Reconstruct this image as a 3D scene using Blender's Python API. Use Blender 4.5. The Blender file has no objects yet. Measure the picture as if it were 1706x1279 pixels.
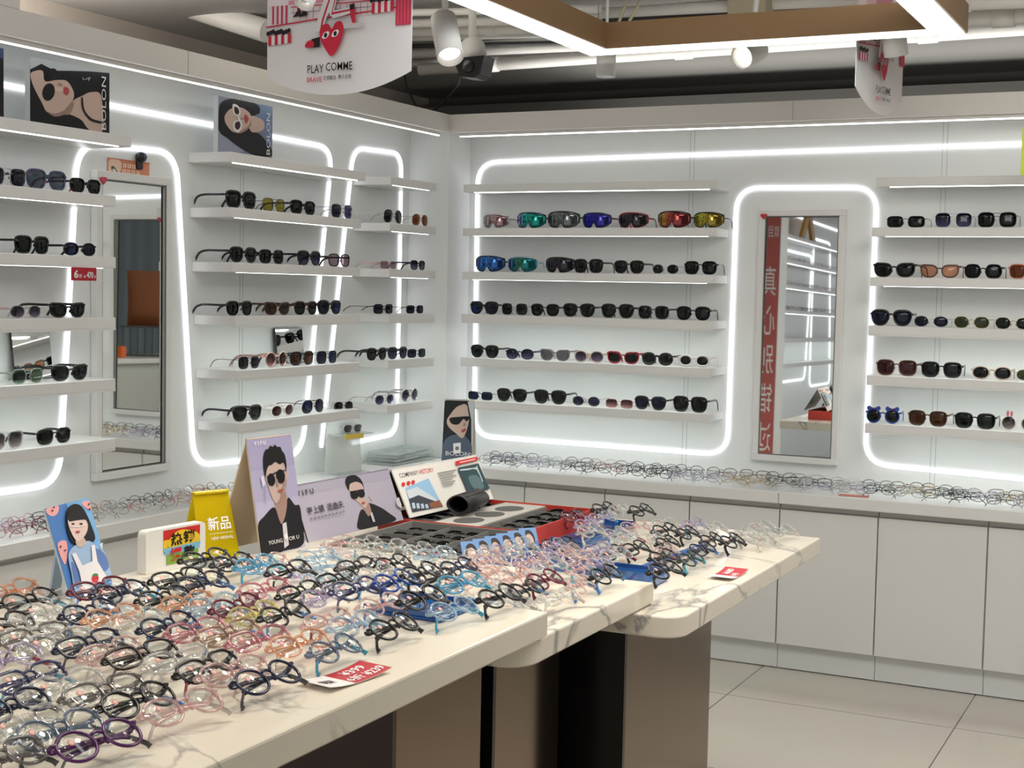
import bpy, math, random
import numpy as np
from mathutils import Vector, Matrix
random.seed(7)
SC = bpy.context.scene
COL = SC.collection
PI = math.pi

# ------------------------------------------------------------------ camera
# metres; the two shop walls meet at X=0 / Y=0, the room is X>0, Y<0
CAM = Vector((3.2625, -5.7506, 1.45))
RX = Vector((0.89627171, 0.04653329, -0.44105744))   # rows: world X, Y, Z seen from the lens (right, down, ahead)
RY = Vector((0.44306881, -0.04983124, 0.8951016))
RZ = Vector((0.01967359, -0.99767304, -0.06527978))
FPX = 2398.0
cam_d = bpy.data.cameras.new('camera')
cam = bpy.data.objects.new('camera', cam_d)
COL.objects.link(cam)
right = Vector((RX.x, RY.x, RZ.x)); down = Vector((RX.y, RY.y, RZ.y)); ahead = Vector((RX.z, RY.z, RZ.z))
m = Matrix.Identity(4)
for i in range(3):
    m[i][0] = right[i]; m[i][1] = -down[i]; m[i][2] = -ahead[i]; m[i][3] = CAM[i]
cam.matrix_world = m
cam_d.sensor_fit = 'HORIZONTAL'; cam_d.sensor_width = 36.0
cam_d.lens = FPX / 1706.0 * 36.0
cam_d.clip_start = 0.05
SC.camera = cam

# ------------------------------------------------------------------ exposure, world, lights
SC.view_settings.view_transform = 'Standard'
SC.view_settings.look = 'None'
SC.view_settings.exposure = 0.27
SC.view_settings.gamma = 1.0
SC.view_settings.use_curve_mapping = False
SC.cycles.transparent_max_bounces = 40
SC.cycles.max_bounces = 8
SC.cycles.glossy_bounces = 6
SC.cycles.transmission_bounces = 6
SC.cycles.caustics_reflective = False
SC.cycles.caustics_refractive = False
SC.cycles.sample_clamp_indirect = 4.0
W = bpy.data.worlds.new('shop_surroundings'); SC.world = W
W.use_nodes = True
W.node_tree.nodes['Background'].inputs[0].default_value = (0.95, 0.97, 1.0, 1)
W.node_tree.nodes['Background'].inputs[1].default_value = 0.66

def area(name, loc, target, sx, sy, power, col=(1, 1, 1)):
    l = bpy.data.lights.new(name, 'AREA'); l.shape = 'RECTANGLE'; l.size = sx; l.size_y = sy
    l.energy = power; l.color = col
    o = bpy.data.objects.new(name, l); COL.objects.link(o)
    o.location = loc
    o.rotation_euler = (Vector(target) - Vector(loc)).to_track_quat('-Z', 'Y').to_euler()
    return o
area('ceiling_lamp_behind_table', (2.6, -6.6, 2.55), (2.0, -4.5, 0.9), 1.6, 1.6, 32, (1.0, 0.96, 0.90))
area('ceiling_lamp_over_aisle', (3.1, -2.4, 2.58), (2.8, -1.6, 0), 1.4, 1.6, 52, (1.0, 0.95, 0.88))
area('added_uplight_behind_partition', (2.2, 1.35, 2.2), (2.2, 1.3, 2.6), 4.0, 0.3, 9, (1.0, 0.98, 0.94))  # added fill facing up, brightens the ceiling beyond the partition
area('added_fill_before_poster_wall', (1.0, -2.9, 2.58), (0.0, -2.0, 1.1), 0.8, 1.6, 3.5, (0.97, 0.99, 1.0))  # weak fill added to lift the poster wall
area('added_uplight_above_partition', (1.8, 0.12, 2.23), (1.8, 0.35, 2.6), 3.2, 0.15, 8, (1.0, 0.98, 0.94))  # unseen uplight, added so the pipe undersides catch light
area('added_uplight_behind_poster_wall', (-0.7, -1.6, 2.22), (-0.75, -1.6, 2.6), 0.3, 3.0, 28, (1.0, 0.93, 0.86))  # added upward fill for the taupe wall and ceiling above the posters

def spot(name, loc, target, power, ang, col=(1, 0.93, 0.82)):
    l = bpy.data.lights.new(name, 'SPOT'); l.energy = power; l.color = col
    l.spot_size = math.radians(ang); l.spot_blend = 0.7; l.shadow_soft_size = 0.05
    o = bpy.data.objects.new(name, l); COL.objects.link(o); o.location = loc
    o.rotation_euler = (Vector(target) - Vector(loc)).to_track_quat('-Z', 'Y').to_euler()
    return o

for (x, y) in ((1.60, -4.35), (2.05, -4.15), (1.55, -3.75), (2.00, -3.45), (1.60, -3.05), (2.05, -2.75), (1.75, -2.35)):
    spot('ceiling_downlight', (x + 0.1, y + 0.05, 2.58), (x, y, 0.9), 17, 95, (1.0, 0.89, 0.72))

# ------------------------------------------------------------------ picture ray -> point on a plane of the shop
def PT(px, py, axis, val):
    v = Vector((px - 853.0, py - 639.5, FPX))
    d = Vector((RX.dot(v), RY.dot(v), RZ.dot(v)))
    return CAM + d * ((val - CAM[axis]) / d[axis])

def srgb(r, g, b):
    def f(c):
        c /= 255.0
        return c / 12.92 if c <= 0.04045 else ((c + 0.055) / 1.055) ** 2.4
    return (f(r), f(g), f(b))

# ------------------------------------------------------------------ materials
MATS = {}
def nt(name):
    mt = bpy.data.materials.new(name); mt.use_nodes = True
    return mt, mt.node_tree, mt.node_tree.nodes['Principled BSDF']

def flat(col, rough=0.5, metal=0.0, spec=0.5, name=None):
    key = ('flat', tuple(round(c, 4) for c in col), rough, metal, spec)
    if key not in MATS:
        mt, t, b = nt(name or 'surface_%d' % len(MATS))
        b.inputs['Base Color'].default_value = (*col, 1); b.inputs['Roughness'].default_value = rough
        b.inputs['Metallic'].default_value = metal
        b.inputs['Specular IOR Level'].default_value = spec
        MATS[key] = mt
    return MATS[key]

def ink(r, g, b):
    return flat(srgb(r, g, b), 0.45, 0, 0.3)

def emit(col, strength, name):
    mt = bpy.data.materials.new(name); mt.use_nodes = True; t = mt.node_tree
    t.nodes.clear()
    e = t.nodes.new('ShaderNodeEmission'); o = t.nodes.new('ShaderNodeOutputMaterial')
    e.inputs[0].default_value = (*col, 1); e.inputs[1].default_value = strength
    t.links.new(e.outputs[0], o.inputs[0])
    return mt

def schlick(t, f0=0.06, k=0.75):
    lw = t.nodes.new('ShaderNodeLayerWeight'); lw.inputs[0].default_value = 0.5
    pw = t.nodes.new('ShaderNodeMath'); pw.operation = 'POWER'; pw.inputs[1].default_value = 4.0
    ma = t.nodes.new('ShaderNodeMath'); ma.operation = 'MULTIPLY_ADD'; ma.inputs[1].default_value = k; ma.inputs[2].default_value = f0
    t.links.new(lw.outputs['Facing'], pw.inputs[0]); t.links.new(pw.outputs[0], ma.inputs[0])
    return ma.outputs[0]

def see_through(name, tint, amount, gloss_rough=0.03, body=None, body_rough=0.15, ior=1.5, facing=True):
    """tinted clear plastic or glass: clear share + a reflecting body"""
    key = ('clear', name)
    if key in MATS: return MATS[key]
    mt = bpy.data.materials.new(name); mt.use_nodes = True; t = mt.node_tree
    t.nodes.clear()
    o = t.nodes.new('ShaderNodeOutputMaterial')
    tr = t.nodes.new('ShaderNodeBsdfTransparent'); tr.inputs[0].default_value = (*tint, 1)
    gl = t.nodes.new('ShaderNodeBsdfGlossy'); gl.inputs['Roughness'].default_value = gloss_rough
    mx = t.nodes.new('ShaderNodeMixShader'); t.links.new(schlick(t), mx.inputs[0])
    if body is not None:
        df = t.nodes.new('ShaderNodeBsdfPrincipled'); df.inputs['Base Color'].default_value = (*body, 1)
        df.inputs['Roughness'].default_value = body_rough
        m2 = t.nodes.new('ShaderNodeMixShader'); m2.inputs[0].default_value = 1 - amount
        t.links.new(tr.outputs[0], m2.inputs[1]); t.links.new(df.outputs[0], m2.inputs[2])
        t.links.new(m2.outputs[0], mx.inputs[1])
    else:
        t.links.new(tr.outputs[0], mx.inputs[1])
    t.links.new(gl.outputs[0], mx.inputs[2])
    t.links.new(mx.outputs[0], o.inputs[0])
    MATS[key] = mt
    return mt

def laminate(name, col, rough=0.35, scale=3.0, amt=0.03):
    mt, t, b = nt(name)
    n = t.nodes.new('ShaderNodeTexNoise'); n.inputs['Scale'].default_value = scale
    tc = t.nodes.new('ShaderNodeTexCoord'); t.links.new(tc.outputs['Object'], n.inputs['Vector'])
    mx = t.nodes.new('ShaderNodeMix'); mx.data_type = 'RGBA'
    mx.inputs[6].default_value = (*[c * (1 - amt) for c in col], 1); mx.inputs[7].default_value = (*[min(1, c * (1 + amt)) for c in col], 1)
    t.links.new(n.outputs['Fac'], mx.inputs[0]); t.links.new(mx.outputs[2], b.inputs['Base Color'])
    b.inputs['Roughness'].default_value = rough
    return mt

M_WALL = laminate('white_laminate_wall', (0.83, 0.85, 0.835), 0.32)
M_SHELF = laminate('white_shelf_laminate', (0.78, 0.775, 0.75), 0.3)
M_HEAD = laminate('cream_fascia_board', (0.80, 0.775, 0.74), 0.4)
M_CAB = laminate('white_cabinet_lacquer', (0.76, 0.755, 0.73), 0.22)
M_KICK = laminate('pale_plinth', (0.72, 0.74, 0.73), 0.2)
M_GAP = flat((0.03, 0.03, 0.03), 0.8)
M_CEIL = laminate('painted_concrete_ceiling', (0.36, 0.35, 0.33), 0.8, 1.5, 0.1)
M_DARK = laminate('dark_painted_wall', (0.10, 0.096, 0.088), 0.8, 2, 0.1)
M_BROWN = laminate('taupe_painted_wall', (0.46, 0.41, 0.36), 0.8, 2, 0.1)
M_PIPE = flat((0.80, 0.79, 0.75), 0.45)
M_LED = emit((0.93, 0.95, 1.0), 1.7, 'led_tube_light')
M_LEDTHIN = emit((0.92, 1.0, 0.98), 15.0, 'led_shelf_light')
M_FASC = emit((0.95, 0.97, 1.0), 4.6, 'led_fascia_light')
M_RING = emit((0.90, 0.96, 1.0), 3.5, 'pendant_lamp_light')
M_RINGBODY = flat(srgb(150, 120, 86), 0.45, 0.2)
M_MIRROR = flat((0.86, 0.88, 0.87), 0.015, 1.0)
M_WHITE = flat((0.80, 0.80, 0.78), 0.4)
M_CARD = flat((0.80, 0.78, 0.74), 0.6)
M_BLACK = flat((0.012, 0.012, 0.013), 0.3)
M_BRONZE = flat((0.20, 0.145, 0.10), 0.13, 1.0)
M_ENDBLACK = flat((0.008, 0.007, 0.007), 0.25)
M_ENDBROWN = flat((0.035, 0.014, 0.010), 0.35)

def marble():
    mt, t, b = nt('cream_marble_with_grey_veins')
    tc = t.nodes.new('ShaderNodeTexCoord')
    mp = t.nodes.new('ShaderNodeMapping'); mp.inputs['Rotation'].default_value = (0.5, 0.2, 0.5)
    t.links.new(tc.outputs['Object'], mp.inputs['Vector'])
    n1 = t.nodes.new('ShaderNodeTexNoise'); n1.inputs['Scale'].default_value = 2.2; n1.inputs['Detail'].default_value = 6
    n1.inputs['Distortion'].default_value = 1.2
    t.links.new(mp.outputs[0], n1.inputs['Vector'])
    # thin veins where the noise crosses its middle
    s = t.nodes.new('ShaderNodeMath'); s.operation = 'SUBTRACT'; s.inputs[1].default_value = 0.5
    a = t.nodes.new('ShaderNodeMath'); a.operation = 'ABSOLUTE'
    t.links.new(n1.outputs['Fac'], s.inputs[0]); t.links.new(s.outputs[0], a.inputs[0])
    r = t.nodes.new('ShaderNodeValToRGB')
    r.color_ramp.elements[0].position = 0.0; r.color_ramp.elements[0].color = (1, 1, 1, 1)
    r.color_ramp.elements[1].position = 0.017; r.color_ramp.elements[1].color = (0, 0, 0, 1)
    t.links.new(a.outputs[0], r.inputs[0])
    n2 = t.nodes.new('ShaderNodeTexNoise'); n2.inputs['Scale'].default_value = 3.1; n2.inputs['Detail'].default_value = 2
    t.links.new(mp.outputs[0], n2.inputs['Vector'])
    r2 = t.nodes.new('ShaderNodeValToRGB')
    r2.color_ramp.elements[0].position = 0.42; r2.color_ramp.elements[1].position = 0.58
    t.links.new(n2.outputs['Fac'], r2.inputs[0])
    mu = t.nodes.new('ShaderNodeMath'); mu.operation = 'MULTIPLY'
    t.links.new(r.outputs[0], mu.inputs[0]); t.links.new(r2.outputs[0], mu.inputs[1])
    mx = t.nodes.new('ShaderNodeMix'); mx.data_type = 'RGBA'
    mx.inputs[6].default_value = (0.82, 0.76, 0.65, 1); mx.inputs[7].default_value = (0.34, 0.33, 0.31, 1)
    t.links.new(mu.outputs[0], mx.inputs[0]); t.links.new(mx.outputs[2], b.inputs['Base Color'])
    b.inputs['Roughness'].default_value = 0.16
    return mt
M_MARBLE = marble()

def floor_mat():
    mt, t, b = nt('polished_cream_floor_tiles')
    tc = t.nodes.new('ShaderNodeTexCoord')
    mp = t.nodes.new('ShaderNodeMapping'); mp.inputs['Location'].default_value = (-0.11, -0.015, 0)
    t.links.new(tc.outputs['Object'], mp.inputs['Vector'])
    br = t.nodes.new('ShaderNodeTexBrick'); br.offset = 0.0
    br.inputs['Scale'].default_value = 1.0; br.inputs['Mortar Size'].default_value = 0.0022
    br.inputs['Brick Width'].default_value = 0.8; br.inputs['Row Height'].default_value = 0.8
    br.inputs['Color1'].default_value = (0.66, 0.62, 0.55, 1); br.inputs['Color2'].default_value = (0.64, 0.60, 0.535, 1)
    br.inputs['Mortar'].default_value = (0.12, 0.11, 0.10, 1)
    t.links.new(mp.outputs[0], br.inputs['Vector'])
    n = t.nodes.new('ShaderNodeTexNoise'); n.inputs['Scale'].default_value = 2; n.inputs['Detail'].default_value = 4
    t.links.new(tc.outputs['Object'], n.inputs['Vector'])
    mx = t.nodes.new('ShaderNodeMix'); mx.data_type = 'RGBA'; mx.blend_type = 'MULTIPLY'; mx.inputs[0].default_value = 0.12
    t.links.new(br.outputs['Color'], mx.inputs[6]); t.links.new(n.outputs['Color'], mx.inputs[7])
    t.links.new(mx.outputs[2], b.inputs['Base Color'])
    b.inputs['Roughness'].default_value = 0.12
    return mt
M_FLOOR = floor_mat()

# ------------------------------------------------------------------ mesh building
class MB:
    def __init__(self): self.v = []; self.f = []; self.mi = []; self.sm = []
    def face(self, idx, mi=0, sm=False): self.f.append(tuple(idx)); self.mi.append(mi); self.sm.append(sm)
    def box(self, x0, y0, z0, x1, y1, z1, mi=0, bev=0.0):
        if bev > 0: return self.rbox(x0, y0, z0, x1, y1, z1, bev, mi)
        b = len(self.v)
        for z in (z0, z1):
            self.v += [(x0, y0, z), (x1, y0, z), (x1, y1, z), (x0, y1, z)]
        for q in ((0, 3, 2, 1), (4, 5, 6, 7), (0, 1, 5, 4), (1, 2, 6, 5), (2, 3, 7, 6), (3, 0, 4, 7)):
            self.face([b + k for k in q], mi)
        return self
    def rbox(self, x0, y0, z0, x1, y1, z1, r, mi=0):
        """box with chamfered edges"""
        X, Y, Z = (x0, x1), (y0, y1), (z0, z1); b = len(self.v); ix = {}
        for i in (0, 1):
            for j in (0, 1):
                for k in (0, 1):
                    sx, sy, sz = (1, -1)[i], (1, -1)[j], (1, -1)[k]
                    for ax in range(3):
                        p = [X[i] + sx * r, Y[j] + sy * r, Z[k] + sz * r]
                        p[ax] = (X[i], Y[j], Z[k])[ax]
                        ix[i, j, k, ax] = len(self.v); self.v.append(tuple(p))
        for ax in range(3):
            o = [a for a in range(3) if a != ax]
            for s in (0, 1):
                q = []
                for (p, t) in ((0, 0), (1, 0), (1, 1), (0, 1)):
                    key = [0, 0, 0]; key[ax] = s; key[o[0]] = p; key[o[1]] = t
                    q.append(ix[key[0], key[1], key[2], ax])
                self.face(q, mi)
        for ax in range(3):
            o = [a for a in range(3) if a != ax]
            for p in (0, 1):
                for t in (0, 1):
                    k0 = [0, 0, 0]; k0[o[0]] = p; k0[o[1]] = t; k1 = list(k0); k1[ax] = 1
                    self.face([ix[(*k0, o[0])], ix[(*k1, o[0])], ix[(*k1, o[1])], ix[(*k0, o[1])]], mi)
        for i in (0, 1):
            for j in (0, 1):
                for k in (0, 1):
                    self.face([ix[i, j, k, a] for a in range(3)], mi)
        return self
    def prism(self, pts, z0, z1, mi=0, axis=2, sm=False):
        """pts: outline; extruded along axis"""
        n = len(pts); b = len(self.v)
        for z in (z0, z1):
            for (p, q) in pts:
                self.v.append({2: (p, q, z), 1: (p, z, q), 0: (z, p, q)}[axis])
        self.face([b + k for k in range(n)][::-1], mi); self.face([b + n + k for k in range(n)], mi)
        for k in range(n):
            k2 = (k + 1) % n
            self.face([b + k, b + k2, b + n + k2, b + n + k], mi, sm)
        return self
    def tube(self, pts, r, ref=(0, 1, 0), r2=None, n=6, closed=False, mi=0, sm=True, cap=True):
        pts = [Vector(p) for p in pts]; N = len(pts); r2 = r2 if r2 is not None else r
        ref = Vector(ref); b = len(self.v)
        for i, p in enumerate(pts):
            if closed: tg = pts[(i + 1) % N] - pts[i - 1]
            else: tg = pts[min(i + 1, N - 1)] - pts[max(i - 1, 0)]
            tg.normalize()
            n2 = ref - tg * ref.dot(tg)
            if n2.length < 1e-4: n2 = Vector((1, 0, 0)) - tg * tg.x
            n2.normalize(); n1 = tg.cross(n2)
            ra = r[i] if isinstance(r, (list, tuple)) else r
            rb = r2[i] if isinstance(r2, (list, tuple)) else r2
            for k in range(n):
                a = 2 * PI * (k + 0.5) / n
                self.v.append(tuple(p + n1 * (math.cos(a) * ra) + n2 * (math.sin(a) * rb)))
        for i in range(N if closed else N - 1):
            j = (i + 1) % N
            for k in range(n):
                k2 = (k + 1) % n
                self.face([b + i * n + k, b + j * n + k, b + j * n + k2, b + i * n + k2], mi, sm)
        if not closed and cap:
            self.face([b + k for k in range(n)], mi); self.face([b + (N - 1) * n + k for k in range(n)][::-1], mi)
        return self
    def lathe(self, prof, c=(0, 0, 0), n=20, mi=0, axis=(0, 0, 1), sm=True):
        c = Vector(c); q = Vector((0, 0, 1)).rotation_difference(Vector(axis).normalized()); b = len(self.v)
        for (r, z) in prof:
            for k in range(n):
                a = 2 * PI * k / n
                self.v.append(tuple(c + q @ Vector((r * math.cos(a), r * math.sin(a), z))))
        for i in range(len(prof) - 1):
            for k in range(n):
                k2 = (k + 1) % n
                self.face([b + i * n + k, b + i * n + k2, b + (i + 1) * n + k2, b + (i + 1) * n + k], mi, sm)
        if prof[0][0] > 1e-6: self.face([b + k for k in range(n)][::-1], mi)
        if prof[-1][0] > 1e-6: self.face([b + (len(prof) - 1) * n + k for k in range(n)], mi)
        return self
    def poly(self, pts, mi=0):
        b = len(self.v); self.v += [tuple(p) for p in pts]; self.face(range(b, b + len(pts)), mi); return self
    def add_mesh(self, me, fn, mi=0):
        b = len(self.v)
        self.v += [tuple(fn(v.co)) for v in me.vertices]
        for p in me.polygons: self.face([b + i for i in p.vertices], mi)
        return self
    def mesh(self, name, mats):
        me = bpy.data.meshes.new(name)
        me.from_pydata(self.v, [], self.f)
        for mt in mats: me.materials.append(mt)
        me.polygons.foreach_set('material_index', self.mi)
        me.polygons.foreach_set('use_smooth', self.sm)
        me.update()
        return me
    def build(self, name, mats, parent=None, loc=None, rot=None):
        if not isinstance(mats, (list, tuple)): mats = [mats]
        o = bpy.data.objects.new(name, self.mesh(name, mats)); COL.objects.link(o)
        if parent is not None: o.parent = parent
        if loc is not None: o.location = loc
        if rot is not None: o.rotation_euler = rot
        return o

def thing(name, label, cat, loc=(0, 0, 0), rotz=0.0, group=None):
    o = bpy.data.objects.new(name, None); COL.objects.link(o)
    o.empty_display_size = 0.05
    o.location = loc; o.rotation_euler = (0, 0, rotz)
    return tag(o, label, cat, group)
def tag(o, label, cat, group=None):
    o['label'] = label; o['category'] = cat
    if group: o['group'] = group
    return o
def struct(o):
    o['kind'] = 'structure'; return o

def smooth(pts, n=6, closed=True):
    """Catmull-Rom through 2-D points"""
    out = []; N = len(pts)
    rng = range(N) if closed else range(N - 1)
    for i in rng:
        if closed: p0, p1, p2, p3 = pts[i - 1], pts[i], pts[(i + 1) % N], pts[(i + 2) % N]
        else: p0, p1, p2, p3 = pts[max(i - 1, 0)], pts[i], pts[i + 1], pts[min(i + 2, N - 1)]
        for k in range(n):
            t = k / n
            out.append(tuple(0.5 * ((2 * b) + (-a + c) * t + (2 * a - 5 * b + 4 * c - d) * t * t + (-a + 3 * b - 3 * c + d) * t ** 3)
                             for a, b, c, d in zip(p0, p1, p2, p3)))
    if not closed: out.append(tuple(pts[-1]))
    return out
def ell(cx, cy, rx, ry, ang=0, n=20):
    c, s = math.cos(ang), math.sin(ang)
    return [(cx + rx * math.cos(2 * PI * k / n) * c - ry * math.sin(2 * PI * k / n) * s,
             cy + rx * math.cos(2 * PI * k / n) * s + ry * math.sin(2 * PI * k / n) * c) for k in range(n)]

TXT = {}
def text_mesh(body, bold=0.0, res=2):
    """glyph outlines as a mesh with its bounds"""
    key = (body, bold)
    if key not in TXT:
        cu = bpy.data.curves.new('glyphs', 'FONT'); cu.body = body; cu.resolution_u = res; cu.offset = bold
        cu.fill_mode = 'BOTH' if False else 'FRONT'
        o = bpy.data.objects.new('glyphs', cu); COL.objects.link(o)
        dg = bpy.context.evaluated_depsgraph_get(); dg.update()
        me = bpy.data.meshes.new_from_object(o.evaluated_get(dg))
        bpy.data.objects.remove(o); bpy.data.curves.remove(cu)
        co = np.array([v.co[:] for v in me.vertices]) if len(me.vertices) else np.zeros((1, 3))
        TXT[key] = (me, co.min(0), co.max(0))
    return TXT[key]

class Print:
    """printed face of a card, w x h metres; artwork in its own drawing units"""
    def __init__(self, w, h, TL=(0, 1), TR=(1, 1), BL=(0, 0), step=0.00025):
        self.w, self.h = w, h; self.mb = MB(); self.mats = []; self.k = 0; self.step = step
        a = np.array([[TR[0] - TL[0], BL[0] - TL[0]], [TR[1] - TL[1], BL[1] - TL[1]]], float)
        self.inv = np.linalg.inv(a); self.TL = np.array(TL, float)
    def uv(self, p):
        q = self.inv @ (np.array(p, float) - self.TL)
        return min(1, max(0, q[0])), min(1, max(0, 1 - q[1]))
    def mi(self, mt):
        if mt not in self.mats: self.mats.append(mt)
        return self.mats.index(mt)
    def off(self): self.k += 1; return -0.0004 - self.step * self.k
    def shape(self, mt, pts, sm=True, raw=False):
        if sm: pts = smooth(pts, 5)
        y = self.off(); uv = [(min(1, max(0, p[0])), min(1, max(0, p[1]))) if raw else self.uv(p) for p in pts]
        # front is -y: keep the outline turning so that its normal faces the viewer
        ar = sum(uv[i][0] * uv[(i + 1) % len(uv)][1] - uv[(i + 1) % len(uv)][0] * uv[i][1] for i in range(len(uv)))
        if ar < 0: uv = uv[::-1]
        self.mb.poly([(u * self.w, y, v * self.h) for u, v in uv], self.mi(mt))
    def full(self, mt): self.shape(mt, [(0, 0), (1, 0), (1, 1), (0, 1)], False, True)
    def rect(self, mt, u0, v0, u1, v1): self.shape(mt, [(u0, v0), (u1, v0), (u1, v1), (u0, v1)], False, True)
    def text(self, mt, body, u0, v0, u1, v1, bold=0.0, vert=False, flip=False):
        me, lo, hi = text_mesh(body, bold); y = self.off()
        sx, sy = max(hi[0] - lo[0], 1e-4), max(hi[1] - lo[1], 1e-4)
        def fn(c):
            a, b = (c[0] - lo[0]) / sx, (c[1] - lo[1]) / sy
            if vert: a, b = 1 - b, a
            return ((u0 + (u1 - u0) * a) * self.w, y, (v0 + (v1 - v0) * b) * self.h)
        self.mb.add_mesh(me, fn, self.mi(mt))
    def build(self, name, parent, loc=(0, 0, 0), rot=(0, 0, 0)):
        return self.mb.build(name, self.mats, parent, loc, rot)

# ------------------------------------------------------------------ setting
struct(MB().box(-3.0, -13.0, -0.06, 8.0, 3.0, 0.0).build('floor', M_FLOOR))
struct(MB().box(-3.0, -13.0, 2.62, 8.0, 3.0, 2.70).build('ceiling', M_CEIL))
def grooves(mb, axis, at, z0, z1):
    for a in at:
        for k in (0, 0.018):
            if axis == 'x': mb.box(a + k, -0.0006, z0, a + k + 0.0016, 0.001, z1, 1)
            else: mb.box(-0.001, a + k, z0, 0.0006, a + k + 0.0016, z1, 1)
    return mb
M_SEAM = flat((0.42, 0.42, 0.40), 0.6)
w = MB().box(-0.03, 0, 0, 6.0, 0.03, 2.21)
grooves(w, 'x', [PT(1143, 500, 1, 0).x, PT(1568, 300, 1, 0).x], 0.71, 2.13)
struct(w.build('wall_right', [M_WALL, M_SEAM]))
w = MB().box(-0.03, -4.6, 0, 0, 0.0, 2.21); w.box(-0.03, -12.5, 0, 0, -4.6, 2.62)
grooves(w, 'y', [PT(399, 500, 0, 0).y], 0.71, 2.13)
struct(w.build('wall_left', [M_WALL, M_SEAM]))
struct(MB().box(0.0005, -0.2, 0.70, 0.2, -0.0005, 2.148).build('wall_corner', M_WALL))
# fascia along the top of both walls: front board, soffit and top board
w = MB(); w.box(0.2, -0.2, 2.128, 6.0, -0.182, 2.205); w.box(0.2, -0.182, 2.150, 6.0, -0.001, 2.205); w.box(0.235, -0.171, 2.1148, 6.0, -0.163, 2.1502)
w.box(PT(1320, 200, 1, -0.2).x, -0.2012, 2.128, PT(1320, 200, 1, -0.2).x + 0.002, -0.1995, 2.205, 1)
struct(w.build('trim_1', [M_HEAD, M_SEAM]))
w = MB(); w.box(0.182, -4.5, 2.128, 0.2, -0.182, 2.205); w.box(0.001, -4.5, 2.150, 0.182, -0.001, 2.205); w.box(0.163, -4.5, 2.1148, 0.171, -0.235, 2.1502)
a = PT(313, 100, 0, 0.2).y; w.box(0.1995, a, 2.128, 0.2012, a + 0.002, 2.205, 1)
struct(w.build('trim_2', [M_HEAD, M_SEAM]))
o = MB().box(0.235, -0.170, 2.110, 6.0, -0.1665, 2.1145).build('led_strip', M_FASC)
tag(o, 'thin straight white light line under the cream fascia of the long mirror wall', 'light', 'straight fascia lights')
o = MB().box(0.1665, -4.5, 2.110, 0.170, -0.235, 2.1145).build('led_strip', M_FASC)
tag(o, 'thin straight white light line under the cream fascia above the portrait posters', 'light', 'straight fascia lights')
# the space beyond the partition: far walls
struct(MB().box(-3.0, 2.1, 0, 8.0, 2.2, 2.62).build('wall_far', M_DARK))
struct(MB().box(-1.30, -10.0, 0, -1.22, 2.1, 2.62).build('wall_side', M_BROWN))
struct(MB().box(-1.21, -4.2, 2.206, 0.2, -2.70, 2.619).build('trim_3', M_HEAD))
struct(MB().box(-1.2, 1.6, 2.28, 7.5, 2.09, 2.50).build('trim_4', M_DARK))
struct(MB().box(7.6, -10.0, 0, 7.7, 3.0, 2.62).build('wall_aisle', M_WALL))

# ---- base cabinets and counters
def cabinet_right(x0, x1, label):
    t = thing('base_cabinet', label, 'cabinet', (x0, -0.36, 0), 0, 'white cabinets along the mirror wall')
    wdt = x1 - x0
    MB().box(0.001, 0.02, 0.10, wdt - 0.001, 0.355, 0.655).build('body', M_CAB, t)
    MB().rbox(0.0025, 0, 0.105, wdt - 0.0025, 0.018, 0.628, 0.0015).build('door', M_CAB, t)
    MB().box(0.001, 0.035, 0.004, wdt - 0.001, 0.06, 0.10).build('plinth', M_KICK, t)
    MB().box(0.003, 0.012, 0.63, wdt - 0.003, 0.02, 0.655).build('finger_groove', flat((0.5, 0.49, 0.47), 0.4), t)
edges = [0.30, 0.674, 1.036, 1.400, 1.765, 2.141, 2.535, 2.93, 3.32, 3.71, 4.1, 4.5]
ctx = ['partly hidden behind the red sample box and company board', 'next to the one hidden by the company board', 'right behind the tip of the red sample box',
       'behind the far row of black frames on the marble table', 'seen just beyond the far marble table corner', 'below the right edge of the framed wall mirror',
       'with the darkest door gap, below the shelves beside the mirror', 'nearest the picture edge on the mirror wall', 'outside the frame', 'outside the frame', 'outside the frame']
for i in range(7):
    cabinet_right(edges[i], edges[i + 1], 'white handleless base cabinet ' + ctx[i])
def counter(name, x0, y0, x1, y1, label, group=None):
    o = MB().rbox(x0, y0, 0.655, x1, y1, 0.70, 0.003).build(name, M_SHELF)
    return tag(o, label, 'countertop')
jx = PT(1297, 815, 1, -0.4).x
counter('counter_top', 0.195, -0.40, jx - 0.001, -0.001, 'pale counter slab running from the room corner to the joint below the wall mirror')
counter('counter_top', jx + 0.001, -0.40, 3.05, -0.001, 'pale counter slab from the joint below the wall mirror onward past the last shelves')
def cabinet_left(y0, y1, label):
    t = thing('base_cabinet', label, 'cabinet', (0, y0, 0), 0, 'white cabinets along the poster wall')
    L = y1 - y0
    MB().box(0.001, 0.001, 0.10, 0.13, L - 0.001, 0.655).build('body', M_CAB, t)
    MB().rbox(0.13, 0.0025, 0.105, 0.148, L - 0.0025, 0.628, 0.0015).build('door', M_CAB, t)
    MB().box(0.09, 0.001, 0.004, 0.115, L - 0.001, 0.10).build('plinth', M_KICK, t)
ly = [-3.4, -2.75, -2.1, -1.45, -0.83, -0.21]
lx = ['behind the child portrait card and left edge of the table', 'between the child portrait card and the yellow sign', 'behind the yellow acrylic sign and tall portrait card',
      'hidden behind the wide portrait card', 'in the room corner behind the company board']
for i in range(5):
    if i < 3: cabinet_left(ly[i], ly[i + 1], 'white base cabinet ' + lx[i])
counter('counter_top', 0.001, -3.6, 0.19, -0.203, 'shallow pale counter slab below the poster wall covered with metal frames')

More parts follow.
